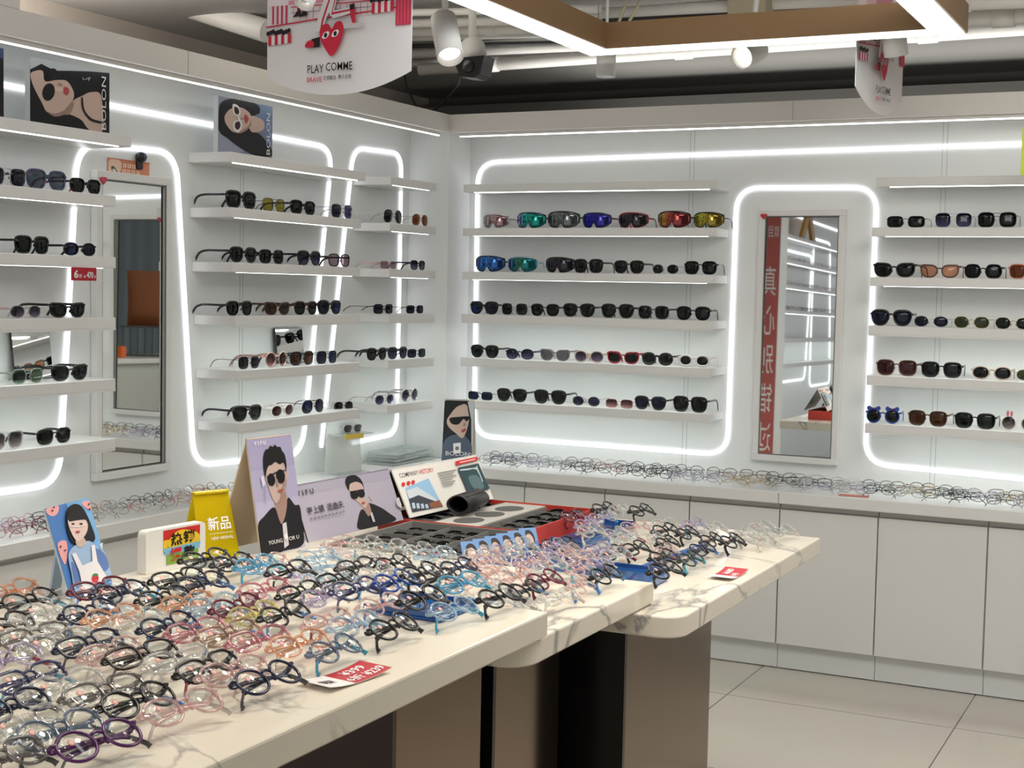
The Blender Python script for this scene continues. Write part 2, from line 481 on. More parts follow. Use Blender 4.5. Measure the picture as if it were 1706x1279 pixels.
# ---- light tubes on the wall panels
def tube_on(axis, pts, label, r=0.0092, rad=0.10, group='curved light tubes on the wall panels', closed=False):
    """rounded poly-line of pixels laid on a wall panel"""
    P3 = [PT(px, py, axis, 0.0) for px, py in pts]
    fx = Vector((0.006, 0, 0)) if axis == 0 else Vector((0, -0.006, 0))
    P3 = [p + fx for p in P3]
    out = [P3[0]]
    for i in range(1, len(P3) - 1):
        a, b, c = P3[i - 1], P3[i], P3[i + 1]
        ta, tc = (a - b), (c - b)
        d = min(rad, ta.length * 0.48, tc.length * 0.48)
        p, q = b + ta.normalized() * d, b + tc.normalized() * d
        for k in range(9):
            t = k / 8
            out.append(p * (1 - t) ** 2 + b * 2 * t * (1 - t) + q * t * t)
    out.append(P3[-1])
    ref = (1, 0, 0) if axis == 0 else (0, 1, 0)
    o = MB().tube(out, r, ref, 0.005, 8).build('light_tube', M_LED)
    return tag(o, label, 'light', group)
tube_on(1, [(1010, 263), (797, 271), (790, 726), (1212, 758), (1228, 313), (1462, 312), (1441, 772), (1790, 806)], 'bright white light tube winding round the mirror wall shelves and arching over the framed mirror')
tube_on(1, [(1012, 263), (1790, 237)], 'straight white light tube running high above the mirror toward the lime sign')
tube_on(0, [(-120, 837), (97, 806), (128, 238), (292, 254), (322, 776), (502, 757), (553, 247), (-60, 129)], 'white light tube arching over the tall poster wall mirror and round the middle shelves')
tube_on(0, [(586, 738), (660, 722), (668, 256), (588, 246), (534, 745)], 'small white light loop around the short shelves beside the room corner', rad=0.08)

# ---- shelves: board + light line
def shelf_right(x0, x1, z, label, bright=False):
    t = thing('wall_shelf', label, 'shelf', (x0, 0, z), 0, 'white wall shelves')
    L = x1 - x0
    b = MB().rbox(0, -0.18, 0, L, -0.0005, 0.034, 0.002)
    if z < 1.4: b.box(0.001, -0.1795, -0.005, L - 0.001, -0.174, 0.001)
    b.build('board', M_SHELF, t)
    h = 0.003 if bright else 0.0016
    MB().box(0.05, -0.172, -h, L - 0.03, -0.167 if bright else (-0.168 if z > 1.4 else -0.159), -0.0005).build('led_strip', M_FASC if (bright or z > 1.4) else M_LEDTHIN, t)
def shelf_left(y0, y1, z, label, bright=False):
    t = thing('wall_shelf', label, 'shelf', (0, y0, z), 0, 'white wall shelves')
    L = y1 - y0
    b = MB().rbox(0.0005, 0, 0, 0.18, L, 0.034, 0.002)
    if z < 1.4: b.box(0.174, 0.001, -0.005, 0.1795, L - 0.001, 0.001)
    b.build('board', M_SHELF, t)
    h = 0.003 if bright else 0.0016
    MB().box(0.167 if bright else (0.168 if z > 1.4 else 0.159), 0.03, -h, 0.172, L - 0.05, -0.0005).build('led_strip', M_FASC if (bright or z > 1.4) else M_LEDTHIN, t)
SZ = [1.870, 1.681, 1.492, 1.306, 1.116, 0.930]
ST = [z + 0.0342 for z in SZ]
ORD = ['top', 'second', 'third', 'fourth', 'fifth', 'lowest']
xe = PT(1455, 315, 1, -0.18).x
for i, z in enumerate(SZ):
    shelf_right(0.262 if i < 5 else 0.255, 1.412, z, ('empty ' if i == 0 else '') + ORD[i] + ' white shelf in the column between the room corner and the framed mirror', i == 0)
    shelf_right(xe + (0.01 if i == 0 else 0), 2.95, z, ('empty ' if i == 0 else '') + ORD[i] + ' white shelf in the column beyond the framed mirror', i == 0)
    shelf_left(-1.72 + 0.012 * i, -0.845 - 0.03 * (i > 0), z, ORD[i] + ' white shelf in the middle column of the poster wall', i == 0)
    shelf_left(-0.655, -0.27, z, ('empty ' if i == 0 else '') + ORD[i] + ' short white shelf in the poster wall column beside the room corner', False)
    shelf_left(-3.75, -2.215 - (0.0 if i == 0 else 0.07), z, ORD[i] + ' white shelf in the poster wall column before the tall mirror', i == 0)

# ---- framed mirrors
def mirror(axis, a0, a1, z0, z1, label, fr=0.03, hang=(0, 0)):
    if axis == 1: t = thing('wall_mirror', label, 'mirror', (a0, -0.001, z0), 0)
    else: t = thing('wall_mirror', label, 'mirror', (0.001, a0, z0), PI / 2)
    L, H = a1 - a0, z1 - z0
    f = MB()
    f.rbox(0, -0.028, 0, L, 0, fr, 0.002); f.rbox(0, -0.028, H - fr, L, 0, H, 0.002)
    f.rbox(0, -0.028, fr, fr, 0, H - fr, 0.002); f.rbox(L - fr, -0.028, fr, L, 0, H - fr, 0.002)
    fo = f.build('frame', M_SHELF, t)
    MB().box(-L / 2 + fr - 0.001, -0.002, -H / 2 + fr - 0.001, L / 2 - fr + 0.001, 0.002, H / 2 - fr + 0.001).build('glass', M_MIRROR, t, (L / 2, -0.0125, H / 2), (math.radians(hang[0]), 0, math.radians(hang[1])))
    g = MB()
    b = 0.004
    for (x0, zz0, x1, zz1) in ((fr, fr, L - fr, fr + b), (fr, H - fr - b, L - fr, H - fr), (fr, fr, fr + b, H - fr), (L - fr - b, fr, L - fr, H - fr)):
        g.box(x0, -0.0245, zz0, x1, -0.0220, zz1)
    g.build('gasket', flat((0.16, 0.16, 0.15), 0.5), fo)
    return t
mirror(1, 1.548, 1.901, 0.772, 1.795, 'white framed tall mirror under the light arch between the shelf columns', 0.026, (-0.6, 1.5))
mirror(0, -2.203, -1.838, 0.806, 1.805, 'white framed tall mirror below the orange notice sticker', 0.026)

def heart(s, n=28):
    return [(s * 16 * math.sin(2 * PI * k / n) ** 3 / 17, s * (13 * math.cos(2 * PI * k / n) - 5 * math.cos(4 * PI * k / n) - 2 * math.cos(6 * PI * k / n) - math.cos(8 * PI * k / n)) / 17) for k in range(n)]
p = PT(1273, 360, 1, -0.03)
o = MB().prism(heart(0.014), -0.008, 0, 0, 1, True).build('heart_sticker', flat(srgb(196, 40, 62), 0.3), None, (p.x, p.y, p.z))
tag(o, 'small red heart stuck on the corner of the mirror between the shelves', 'sticker')
p = PT(171, 300, 0, 0.03)
o = MB().prism(heart(0.014), 0, 0.008, 0, 0, True).build('heart_sticker', flat(srgb(196, 60, 90), 0.3), None, (p.x, p.y, p.z))
tag(o, 'small pink heart stuck on the corner of the mirror on the poster wall', 'sticker')
# sticker and little camera above the poster-wall mirror
a, b = PT(178, 293, 0, 0.001), PT(247, 270, 0, 0.001)
tl, bl = PT(178, 260, 0, 0), PT(178, 293, 0, 0)
wd, ht = PT(248, 302, 0, 0).y - bl.y, tl.z - bl.z
t = thing('notice_sticker', 'orange printed notice sticker above the tall mirror on the poster wall', 'sticker', (0.0015, bl.y, bl.z - 0.004), PI / 2)
MB().box(0, -0.0008, 0, wd, 0, ht).build('sheet', ink(226, 150, 118), t)
pr = Print(wd, ht, (415, 205), (790, 260), (415, 400))
pr.shape(ink(238, 205, 180), [(430, 230), (500, 225), (535, 260), (530, 330), (500, 385), (430, 390)])
pr.shape(ink(90, 90, 88), [(445, 300), (470, 295), (500, 350), (495, 385), (465, 370)])
pr.shape(ink(225, 225, 220), [(455, 325), (475, 320), (490, 350), (470, 365)])
for r_ in range(2):
    for c_ in range(4):
        pr.rect(ink(246, 214, 190), 0.34 + c_ * 0.105, 0.30 + r_ * 0.29, 0.34 + c_ * 0.105 + 0.085, 0.50 + r_ * 0.29)
        pr.rect(ink(226, 150, 118), 0.36 + c_ * 0.105, 0.36 + r_ * 0.29, 0.34 + c_ * 0.105 + 0.05, 0.45 + r_ * 0.29)
pr.rect(ink(190, 110, 85), 0.02, 0.02, 0.98, 0.05); pr.rect(ink(190, 110, 85), 0.02, 0.95, 0.98, 0.98)
pr.build('printed_face', t, (0, -0.0008, 0))
p = PT(237, 268, 0, 0.02)
t = thing('wall_sensor', 'small black rounded sensor clipped over the orange notice sticker', 'sensor', (0.002, p.y, p.z), PI / 2)
MB().lathe([(0, 0), (0.016, 0.002), (0.019, 0.012), (0.014, 0.026), (0, 0.03)], (0, 0, 0.012), 16, 0, (0, -1, 0)).build('body', M_BLACK, t)
MB().rbox(-0.014, -0.012, -0.028, 0.014, 0, 0.004, 0.003).build('clip', M_BLACK, t)
MB().lathe([(0.008, 0.0), (0.007, 0.003), (0, 0.003)], (0, -0.03, 0.012), 12, 0, (0, -1, 0)).build('lens', flat((0.08, 0.1, 0.16), 0.1), t)
# ------------------------------------------------------------------ nested marble tables
def slab_outline(x0, y0, x1, y1, r, rounded):
    """rounded: set of corners (sx, sy) to round"""
    out = []
    for (cx, cy, sx, sy, a0) in ((x0, y0, -1, -1, 180), (x1, y0, 1, -1, 270), (x1, y1, 1, 1, 0), (x0, y1, -1, 1, 90)):
        if (sx, sy) in rounded:
            for k in range(9):
                a = math.radians(a0 + 90 * k / 8)
                out.append((cx - sx * r + r * math.cos(a), cy - sy * r + r * math.sin(a)))
        else: out.append((cx, cy))
    return out
def slab(mb, pts, z0, z1, b=0.004):
    """flat slab whose upper and lower rims are eased"""
    n = len(pts); cx = sum(p[0] for p in pts) / n; cy = sum(p[1] for p in pts) / n
    def ins(p, d):
        v = Vector((p[0] - cx, p[1] - cy)); s = Vector((abs(v.x) and v.x / abs(v.x), abs(v.y) and v.y / abs(v.y)))
        return (p[0] - s.x * d, p[1] - s.y * d)
    rings = [([ins(p, b) for p in pts], z0), (pts, z0 + b), (pts, z1 - b), ([ins(p, b * 0.3) for p in pts], z1 - b * 0.3), ([ins(p, b) for p in pts], z1)]
    s0 = len(mb.v)
    for ring, z in rings: mb.v += [(p[0], p[1], z) for p in ring]
    mb.face([s0 + k for k in range(n)][::-1])
    for i in range(len(rings) - 1):
        for k in range(n):
            k2 = (k + 1) % n
            mb.face([s0 + i * n + k, s0 + i * n + k2, s0 + (i + 1) * n + k2, s0 + (i + 1) * n + k])
    mb.face([s0 + (len(rings) - 1) * n + k for k in range(n)])
    return mb
TZ = (0.90, 0.855, 0.81)
def table(label, x0, y0, x1, y1, z, rounded, base, endmat):
    t = thing('display_table', label, 'table', (x1, y0, 0), 0)
    L = (x1, y0)
    pts = [(p[0] - L[0], p[1] - L[1]) for p in slab_outline(x0, y0, x1, y1, 0.055, rounded)]
    slab(MB(), pts, z - 0.045, z).build('tabletop', M_MARBLE, t)
    bx0, by0, bx1, by1 = base
    MB().rbox(bx0 - L[0], by0 - L[1], 0.0, bx1 - L[0], by1 - L[1], z - 0.0455, 0.002).build('base', M_BRONZE, t)
    MB().box(bx0 - L[0], by0 - L[1] - 0.008, 0.0, bx1 - L[0] - 0.0005, by0 - L[1], z - 0.0455).build('end_panel', endmat, t)
    return t
table('nearest and highest marble topped display table crowded with spectacle frames', 1.42, -5.05, 2.245, -3.53, TZ[0], set(), (1.56, -3.79, 2.10, -3.49), M_ENDBROWN)
table('middle marble topped display table tucked under the nearest one', 1.41, -3.60, 2.236, -2.99, TZ[1], {(1, -1), (-1, -1)}, (1.55, -3.435, 2.10, -3.15), M_ENDBLACK)
table('farthest and lowest marble topped display table carrying the red sample box', 1.22, -3.09, 2.33, -1.99, TZ[2], {(1, -1), (-1, -1)}, (1.50, -3.04, 2.20, -2.49), M_ENDBLACK)

# ------------------------------------------------------------------ printed stands and cards
def card_stand(name, label, base_l, base_r, z, h, lean, face_fn, back=None, thick=0.003, group=None, foot=0.07, side=None, strut=False):
    """tent card: base_l/base_r are the front foot ends as the viewer sees them"""
    bl, br = Vector((base_l.x, base_l.y, z)), Vector((base_r.x, base_r.y, z))
    d = br - bl; wd = d.length; rz = math.atan2(d.y, d.x)
    t = thing(name, label, 'sign', tuple(bl), rz, group)
    la = math.atan2(lean, h)
    L = math.hypot(h, lean)
    fp = MB().box(0, 0, 0, wd, thick, L).build('front_panel', side or M_CARD, t, (0, 0, 0), (-la, 0, 0))
    if strut:
        lb = math.atan2(foot - lean, h)
        MB().box(wd * 0.38, -thick, 0, wd * 0.62, 0, math.hypot(h, foot - lean) * 0.92).build('strut', side or M_CARD, t, (0, foot, 0), (lb * 1.0, 0, 0))
    elif back != 'none':
        lb = math.atan2(foot - lean, h)
        MB().box(0, -thick, 0, wd, 0, math.hypot(h, foot - lean) - 0.001).build('back_panel', back or side or M_CARD, t, (0, foot, 0), (lb, 0, 0))
    pr = face_fn(wd, L)
    pr.build('printed_face', fp)
    return t

SKIN = ink(204, 178, 164); SKIN_M = ink(188, 166, 158); SKIN_D = ink(158, 130, 120); LIP = ink(170, 80, 78); HAIR = ink(26, 24, 28); JACKET = ink(32, 31, 36); LENSINK = ink(22, 20, 24)
WHITEINK = ink(238, 236, 236); DARKINK = ink(48, 46, 52)

def face_tall_man(w, h):
    p = Print(w, h, (85, 185), (360, 145), (195, 875))
    p.full(ink(168, 164, 196)); p.rect(ink(160, 156, 190), 0, 0.72, 1, 1); p.rect(ink(178, 174, 202), 0, 0.0, 1, 0.45)
    p.shape(JACKET, [(168, 700), (205, 640), (262, 590), (300, 640), (335, 630), (350, 535), (395, 580), (432, 600), (460, 810), (330, 850), (195, 880)])
    p.shape(SKIN_D, [(262, 545), (300, 545), (332, 500), (345, 560), (336, 640), (312, 690), (282, 620)])
    p.shape(ink(202, 200, 208), [(318, 690), (342, 680), (362, 815), (334, 835)], False)
    p.shape(SKIN_M, [(204, 395), (212, 350), (240, 318), (300, 312), (327, 360), (334, 440), (322, 500), (302, 545), (276, 566), (250, 535), (226, 475), (210, 430)])
    p.shape(SKIN_M, [(328, 378), (346, 374), (346, 412), (330, 430)])
    p.shape(HAIR, [(200, 405), (188, 340), (188, 285), (200, 250), (216, 246), (228, 226), (244, 232), (256, 219), (272, 232), (292, 232), (302, 254), (320, 276), (331, 320), (334, 352), (331, 388), (324, 345), (310, 326), (290, 336), (262, 322), (240, 340), (222, 345), (210, 372), (206, 402)])
    p.shape(DARKINK, [(210, 408), (270, 380), (326, 368), (326, 376), (272, 390), (214, 418)], False)
    p.shape(LENSINK, ell(239, 428, 24, 38, -0.15)); p.shape(LENSINK, ell(296, 408, 28, 42, -0.15))
    p.shape(SKIN_D, [(268, 430), (276, 425), (284, 462), (272, 466)])
    p.shape(SKIN_D, [(318, 440), (334, 430), (324, 500), (302, 545), (280, 566), (300, 530)])
    p.shape(LIP, [(278, 496), (298, 484), (314, 490), (300, 502)])
    p.shape(ink(206, 204, 222), [(172, 412), (188, 402), (200, 452), (184, 470)], False)
    p.shape(ink(120, 116, 150), [(196, 470), (199, 470), (204, 565), (201, 566)], False)
    p.text(WHITEINK, 'Y I F U', 0.12, 0.93, 0.38, 0.962, 0.012)
    p.text(WHITEINK, 'YOUNG', 0.16, 0.085, 0.47, 0.118, 0.0); p.text(WHITEINK, 'FOR U', 0.58, 0.085, 0.85, 0.118, 0.0)
    p.shape(WHITEINK, [(322, 760), (338, 745), (345, 770), (332, 785)], False)
    return p
def face_wide_man(w, h):
    p = Print(w, h, (410, 465), (930, 360), (460, 790))
    p.full(ink(170, 165, 182)); p.rect(ink(163, 158, 176), 0, 0.8, 1, 1)
    p.shape(JACKET, [(722, 730), (726, 665), (752, 612), (785, 640), (792, 578), (850, 600), (900, 640), (935, 685), (830, 715)])
    p.shape(SKIN_D, [(762, 600), (790, 570), (802, 630), (782, 655)])
    p.shape(SKIN_M, [(697, 492), (704, 456), (740, 444), (768, 462), (778, 505), (776, 545), (788, 575), (767, 606), (738, 572), (712, 540), (702, 515)])
    p.shape(SKIN_M, [(800, 540), (806, 520), (816, 545), (812, 562)])
    p.shape(HAIR, [(692, 496), (680, 450), (694, 416), (736, 406), (768, 436), (778, 490), (768, 460), (740, 446), (706, 458), (698, 480)])
    p.shape(LENSINK, ell(720, 526, 21, 25)); p.shape(LENSINK, ell(757, 518, 20, 25)); p.shape(LENSINK, [(698, 505), (776, 492), (776, 500), (700, 513)], False)
    p.shape(LIP, [(752, 574), (768, 568), (772, 574), (758, 582)])
    p.shape(ink(190, 190, 196), [(790, 640), (802, 632), (812, 690), (800, 694)], False)
    p.text(DARKINK, 'Y I F U', 0.012, 0.79, 0.175, 0.885, 0.012)
    p.text(DARKINK, '更上镜', 0.06, 0.45, 0.225, 0.58, 0.012); p.text(DARKINK, '选逸夫', 0.255, 0.45, 0.42, 0.58, 0.012)
    for k in range(10): p.rect(ink(120, 115, 130), 0.065 + k * 0.035, 0.365, 0.085 + k * 0.035, 0.395)
    e = ell(967, 580, 26, 34); p.shape(ink(214, 212, 214), e); p.shape(ink(186, 184, 190), ell(967, 580, 20, 27)); p.shape(ink(222, 220, 218), [(952, 570), (960, 590), (967, 572), (975, 592), (982, 570), (972, 600), (960, 602)], False)
    return p
def face_child(w, h):
    p = Print(w, h, (285, 275), (590, 215), (445, 870))
    p.full(ink(80, 128, 196)); p.shape(ink(122, 178, 226), [(420, 200), (600, 200), (760, 760), (600, 800)], False)
    PK = ink(236, 170, 170); BK = ink(40, 34, 44)
    for pts in ([(288, 280), (370, 258), (374, 300), (340, 326), (305, 312)], [(362, 505), (418, 490), (428, 560), (412, 640), (384, 600)], [(540, 250), (595, 240), (612, 300), (570, 285)], [(678, 665), (720, 650), (752, 760), (700, 765)]):
        p.shape(PK, pts)
    for c in ((342, 268), (330, 290), (378, 525), (408, 552), (588, 262), (592, 295), (708, 680), (702, 718)): p.shape(BK, ell(c[0], c[1], 6, 6, 0, 8))
    p.shape(HAIR, [(416, 335), (432, 280), (480, 256), (530, 275), (570, 340), (602, 420), (622, 490), (600, 518), (560, 500), (500, 470), (470, 512), (440, 480), (420, 410)])
    p.shape(ink(158, 186, 220), [(425, 580), (480, 525), (570, 508), (625, 545), (700, 610), (735, 720), (705, 770), (640, 800), (480, 840), (440, 700)])
    p.shape(ink(96, 124, 184), [(600, 560), (680, 600), (715, 690), (668, 720), (618, 650)]); p.shape(ink(96, 124, 184), [(440, 640), (470, 660), (505, 760), (470, 800)])
    p.shape(SKIN, [(480, 490), (530, 480), (548, 522), (505, 545), (478, 520)])
    p.shape(ink(226, 200, 196), [(424, 360), (480, 330), (540, 355), (566, 400), (556, 450), (522, 490), (484, 502), (446, 445)])
    p.shape(HAIR, [(414, 365), (432, 305), (500, 290), (560, 345), (572, 430), (556, 372), (500, 366), (430, 372)])
    for c in ((458, 388), (516, 392)): p.shape(BK, ell(c[0], c[1], 11, 6, 0.1, 10))
    p.shape(ink(245, 238, 240), [(420, 362), (424, 362), (440, 400), (500, 406), (552, 396), (552, 400), (500, 412), (436, 405)], False)
    p.shape(LIP, [(470, 440), (490, 436), (506, 442), (488, 452)])
    AP = ink(232, 230, 236)
    p.shape(AP, [(440, 582), (466, 576), (512, 665), (584, 645), (582, 540), (606, 540), (622, 650), (695, 775), (510, 830), (488, 700)], False)
    p.shape(ink(214, 62, 78), ell(598, 760, 27, 28)); p.shape(ink(70, 130, 70), [(575, 738), (598, 726), (622, 738), (600, 748)])
    p.shape(BK, ell(590, 760, 3, 4, 0, 8)); p.shape(BK, ell(610, 756, 3, 4, 0, 8))
    p.shape(ink(236, 240, 246), [(640, 540), (665, 530), (650, 575), (662, 560)], False)
    return p
def lady_side(w, h):
    p = Print(w, h, (148, 285), (535, 360), (148, 600))
    p.full(ink(20, 19, 22)); p.shape(ink(178, 184, 186), [(148, 285), (535, 360), (430, 352), (330, 350), (262, 350), (200, 318), (148, 345)], False)
    p.shape(SKIN, [(310, 560), (345, 500), (400, 470), (440, 455), (490, 470), (502, 600), (492, 655), (430, 640), (390, 590), (330, 560)])
    p.shape(SKIN, [(148, 370), (170, 352), (205, 352), (216, 400), (270, 395), (320, 400), (352, 450), (350, 490), (312, 540), (262, 556), (224, 546), (200, 500), (165, 430)])
    p.shape(ink(226, 194, 178), [(262, 430), (300, 432), (296, 450), (266, 445)])
    p.shape(LENSINK, ell(250, 368, 23, 30, 0.3)); p.shape(LENSINK, ell(232, 452, 29, 42, 0.2))
    p.shape(SKIN_D, [(226, 546), (262, 556), (312, 540), (350, 490), (345, 502), (314, 556), (262, 570)])
    p.shape(SKIN_D, [(276, 408), (296, 416), (292, 424), (276, 418)])
    p.shape(SKIN_D, [(300, 552), (345, 505), (352, 520), (330, 562)])
    p.shape(ink(182, 74, 74), [(306, 428), (328, 440), (322, 468), (304, 458)])
    p.shape(LENSINK, smooth([(396, 480), (404, 540), (440, 585), (490, 602), (490, 612), (435, 596), (396, 545), (388, 490)], 3), False)
    p.text(WHITEINK, 'BOLON', 0.885, 0.08, 0.945, 0.92, 0.0, True)
    p.shape(ink(150, 150, 150), [(392, 382), (396, 380), (400, 392), (430, 380), (434, 384), (424, 402), (420, 390), (396, 396)], False)
    return p
def lady_denim(w, h):
    p = Print(w, h, (220, 90), (528, 155), (218, 430))
    p.full(ink(128, 134, 150)); p.shape(ink(150, 158, 176), [(218, 300), (300, 380), (360, 430), (300, 440), (218, 430)])
    p.shape(ink(116, 136, 168), [(430, 150), (528, 155), (528, 420), (480, 340), (465, 250), (430, 200)])
    p.shape(HAIR, [(222, 180), (236, 130), (290, 108), (380, 118), (446, 150), (450, 195), (420, 215), (400, 300), (455, 330), (520, 420), (528, 468), (430, 462), (340, 410), (270, 350), (222, 300)])
    p.shape(SKIN, [(398, 215), (440, 222), (475, 250), (472, 300), (410, 315), (388, 275)])
    p.shape(SKIN, [(252, 215), (285, 170), (340, 160), (388, 190), (402, 230), (386, 272), (340, 306), (300, 311), (262, 265)])
    FR = ink(232, 230, 226)
    p.shape(SKIN_D, [(300, 311), (340, 306), (386, 272), (400, 238), (396, 280), (346, 318)]); p.shape(SKIN_D, [(340, 222), (356, 226), (354, 238), (342, 234)])
    p.shape(FR, [(296, 142), (326, 150), (340, 190), (326, 214), (300, 196)]); p.shape(ink(58, 30, 34), [(305, 158), (324, 164), (332, 190), (322, 204), (306, 190)])
    p.shape(FR, [(300, 250), (335, 236), (348, 275), (328, 314), (300, 294)]); p.shape(ink(58, 30, 34), [(310, 254), (332, 248), (338, 275), (324, 298), (308, 284)])
    p.shape(FR, [(318, 214), (330, 214), (338, 236), (326, 240)], False)
    p.shape(ink(184, 74, 70), [(366, 203), (384, 230), (370, 258), (362, 232)])
    p.text(WHITEINK, 'BOLON', 0.875, 0.09, 0.945, 0.86, 0.0, True)
    return p
def lady_dark(w, h):
    p = Print(w, h, (1000, 535), (1185, 530), (1030, 1088))
    p.full(ink(34, 36, 44)); p.shape(ink(198, 204, 206), [(1140, 530), (1190, 530), (1225, 800), (1260, 1060), (1232, 1060), (1180, 700)], False)
    p.shape(ink(84, 96, 112), [(1040, 880), (1160, 850), (1230, 1060), (1040, 1085)])
    p.shape(SKIN, [(1024, 705), (1060, 620), (1100, 575), (1138, 575), (1152, 620), (1166, 700), (1160, 800), (1140, 866), (1098, 830), (1046, 775)])
    p.shape(HAIR, [(1005, 560), (1080, 532), (1150, 540), (1120, 570), (1080, 600), (1050, 660), (1030, 720), (1040, 790), (1015, 860)])
    p.shape(LENSINK, [(1046, 700), (1100, 684), (1166, 676), (1154, 720), (1132, 700), (1104, 750), (1062, 746)])
    p.shape(LIP, [(1128, 800), (1152, 780), (1154, 800), (1136, 818)]); p.shape(SKIN_D, [(1140, 730), (1152, 756), (1136, 762)])
    p.shape(WHITEINK, [(1088, 918), (1134, 906), (1142, 996), (1098, 1006)], False); p.shape(ink(120, 120, 124), ell(1116, 958, 12, 18), False)
    p.text(WHITEINK, 'BOLON', 0.13, 0.115, 0.93, 0.18)
    return p
def board_company(w, h):
    p = Print(w, h, (968, 378), (1455, 287), (1085, 648))
    p.full(ink(226, 224, 220)); RED = ink(206, 52, 56)
    p.text(ink(30, 30, 32), 'COMPANY', 0.055, 0.80, 0.26, 0.895, 0.006); p.text(RED, 'HISTORY', 0.272, 0.80, 0.44, 0.895, 0.006)
    for c in ((1036, 463), (1063, 457), (1088, 452)): p.shape(RED, ell(c[0], c[1], 10, 13, 0, 12))
    p.shape(ink(150, 190, 224), [(1048, 482), (1172, 430), (1262, 592), (1092, 618)], False)
    p.shape(ink(205, 212, 220), [(1052, 500), (1110, 478), (1215, 545), (1225, 560), (1080, 560)], False)
    p.shape(ink(64, 68, 78), [(1070, 545), (1120, 525), (1210, 560), (1262, 592), (1092, 618)], False)
    p.shape(ink(140, 92, 66), [(1180, 572), (1240, 556), (1262, 592), (1195, 602)], False)
    for k in range(4): p.shape(ink(180, 200, 215), [(1085 + 24 * k, 568 + 4 * k), (1100 + 24 * k, 566 + 4 * k), (1108 + 24 * k, 598 + k), (1092 + 24 * k, 600 + k)], False)
    for k in range(6):
        p.rect(ink(150, 148, 146), 0.46, 0.74 - k * 0.055, (0.68, 0.64, 0.66, 0.6, 0.62, 0.58)[k], 0.765 - k * 0.055)
    p.shape(RED, [(1318, 333), (1455, 303), (1462, 324), (1326, 356)], False); p.shape(ink(240, 200, 198), [(1345, 337), (1440, 316), (1443, 322), (1348, 343)], False)
    p.shape(ink(52, 76, 84), [(1333, 372), (1462, 344), (1538, 500), (1405, 524)], False)
    p.shape(ink(190, 206, 206), smooth([(1350, 382), (1400, 376), (1448, 368), (1452, 350), (1458, 375), (1492, 450), (1486, 452), (1450, 382), (1400, 386), (1352, 390)], 2), False)
    p.shape(ink(92, 118, 124), [(1400, 430), (1455, 420), (1500, 490), (1440, 500)])
    return p
# tall and wide portrait cards, company board
z2, z3, zr = TZ[1], TZ[2], 0.862
a, b = PT(435, 928, 2, z2), PT(508, 911, 2, z2)
card_stand('portrait_card', 'tall lilac tent card showing a man in dark glasses and black jacket', a, b, z2 + 0.0005, 0.258, 0.045, face_tall_man, foot=0.13, side=ink(222, 206, 182))
a, b = PT(514, 904, 2, zr), PT(672, 866, 2, zr)
card_stand('portrait_card', 'wide lilac card with a capped man in dark glasses standing behind the grey sample box', a, b, zr + 0.0005, 0.128, 0.05, face_wide_man, foot=0.10, side=ink(70, 68, 74))
a, b = PT(683, 863, 2, zr), PT(822, 831, 2, zr)
card_stand('company_board', 'white printed board with a building photo standing on the red sample box', a, b, zr + 0.0005, 0.120, 0.06, board_company, back=M_BLACK, foot=0.13, side=ink(232, 230, 226))
# child card: slim acrylic-backed stand
a, b = PT(118, 1000, 2, TZ[0]), PT(187, 973, 2, TZ[0])
card_stand('portrait_card', 'blue card picturing a child with a fringe and a tomato on a white apron', a, b, TZ[0] + 0.0005, 0.156, 0.05, face_child, foot=0.075, thick=0.004, side=ink(196, 214, 232), strut=True)
# posters on the top shelves
def poster(label, px0, px1, pyb, h, fn, thick=0.02):
    a, b = PT(px0, pyb, 0, 0.12), PT(px1, pyb, 0, 0.12)
    t = thing('shelf_poster', label, 'poster', (0.12, a.y, ST[0] + 0.0005), PI / 2)
    wd = b.y - a.y
    bo = MB().box(0, 0, 0, wd, thick, h).build('board', ink(206, 212, 212), t)
    fn(wd, h).build('printed_face', bo)
    return t
poster('poster block of a reclining woman in black on the top shelf before the tall mirror', 50, 182, 205, 0.193, lady_side)
poster('poster block of a woman in white framed sunglasses and denim on the middle top shelf', 363, 453, 255, 0.193, lady_denim)
def plain_dark(w, h):
    p = Print(w, h); p.full(ink(24, 24, 30)); p.rect(ink(52, 70, 110), 0.9, 0.86, 1, 1); return p
poster('dark poster block cut by the picture edge on the top shelf', -80, 6, 195, 0.20, plain_dark)
a = PT(755, 768, 2, 0.70)
t = card_stand('portrait_card', 'dark tent card of a woman in sunglasses standing in the room corner', Vector((0.262, -0.335, 0)), Vector((0.392, -0.305, 0)), 0.7005, 0.272, 0.035, lady_dark, foot=0.085, side=ink(216, 208, 198))

# ---- yellow acrylic tent sign
M_YEL = see_through('yellow_acrylic', (1.0, 0.90, 0.05), 0.66, 0.04, (0.90, 0.74, 0.01))
M_YEL2 = flat(srgb(226, 200, 30), 0.2)
a, b = PT(334, 935, 2, z2), PT(400, 926, 2, z2)
def yel_face(w, h):
    p = Print(w, h)
    p.text(WHITEINK, '新品', 0.30, 0.42, 0.88, 0.62, 0.015)
    p.rect(WHITEINK, 0.30, 0.37, 0.90, 0.376)
    p.text(WHITEINK, 'NEW ARRIVAL', 0.34, 0.28, 0.90, 0.325, 0.005)
    return p
bl = Vector((a.x, a.y, z2 + 0.0005)); d = Vector((b.x - a.x, b.y - a.y, 0)); wd = d.length
t = thing('acrylic_sign', 'yellow transparent tent sign with white lettering behind the white framed sign', 'sign', tuple(bl), math.atan2(d.y, d.x))
H = 0.142; la = math.atan2(0.04, H); L = math.hypot(0.04, H)
trap = [(0, 0), (wd, 0), (wd - 0.006, L), (0.006, L)]
fp = MB().prism(trap, 0, 0.003, 0, 1).build('front_panel', M_YEL, t, None, (-la, 0, 0))
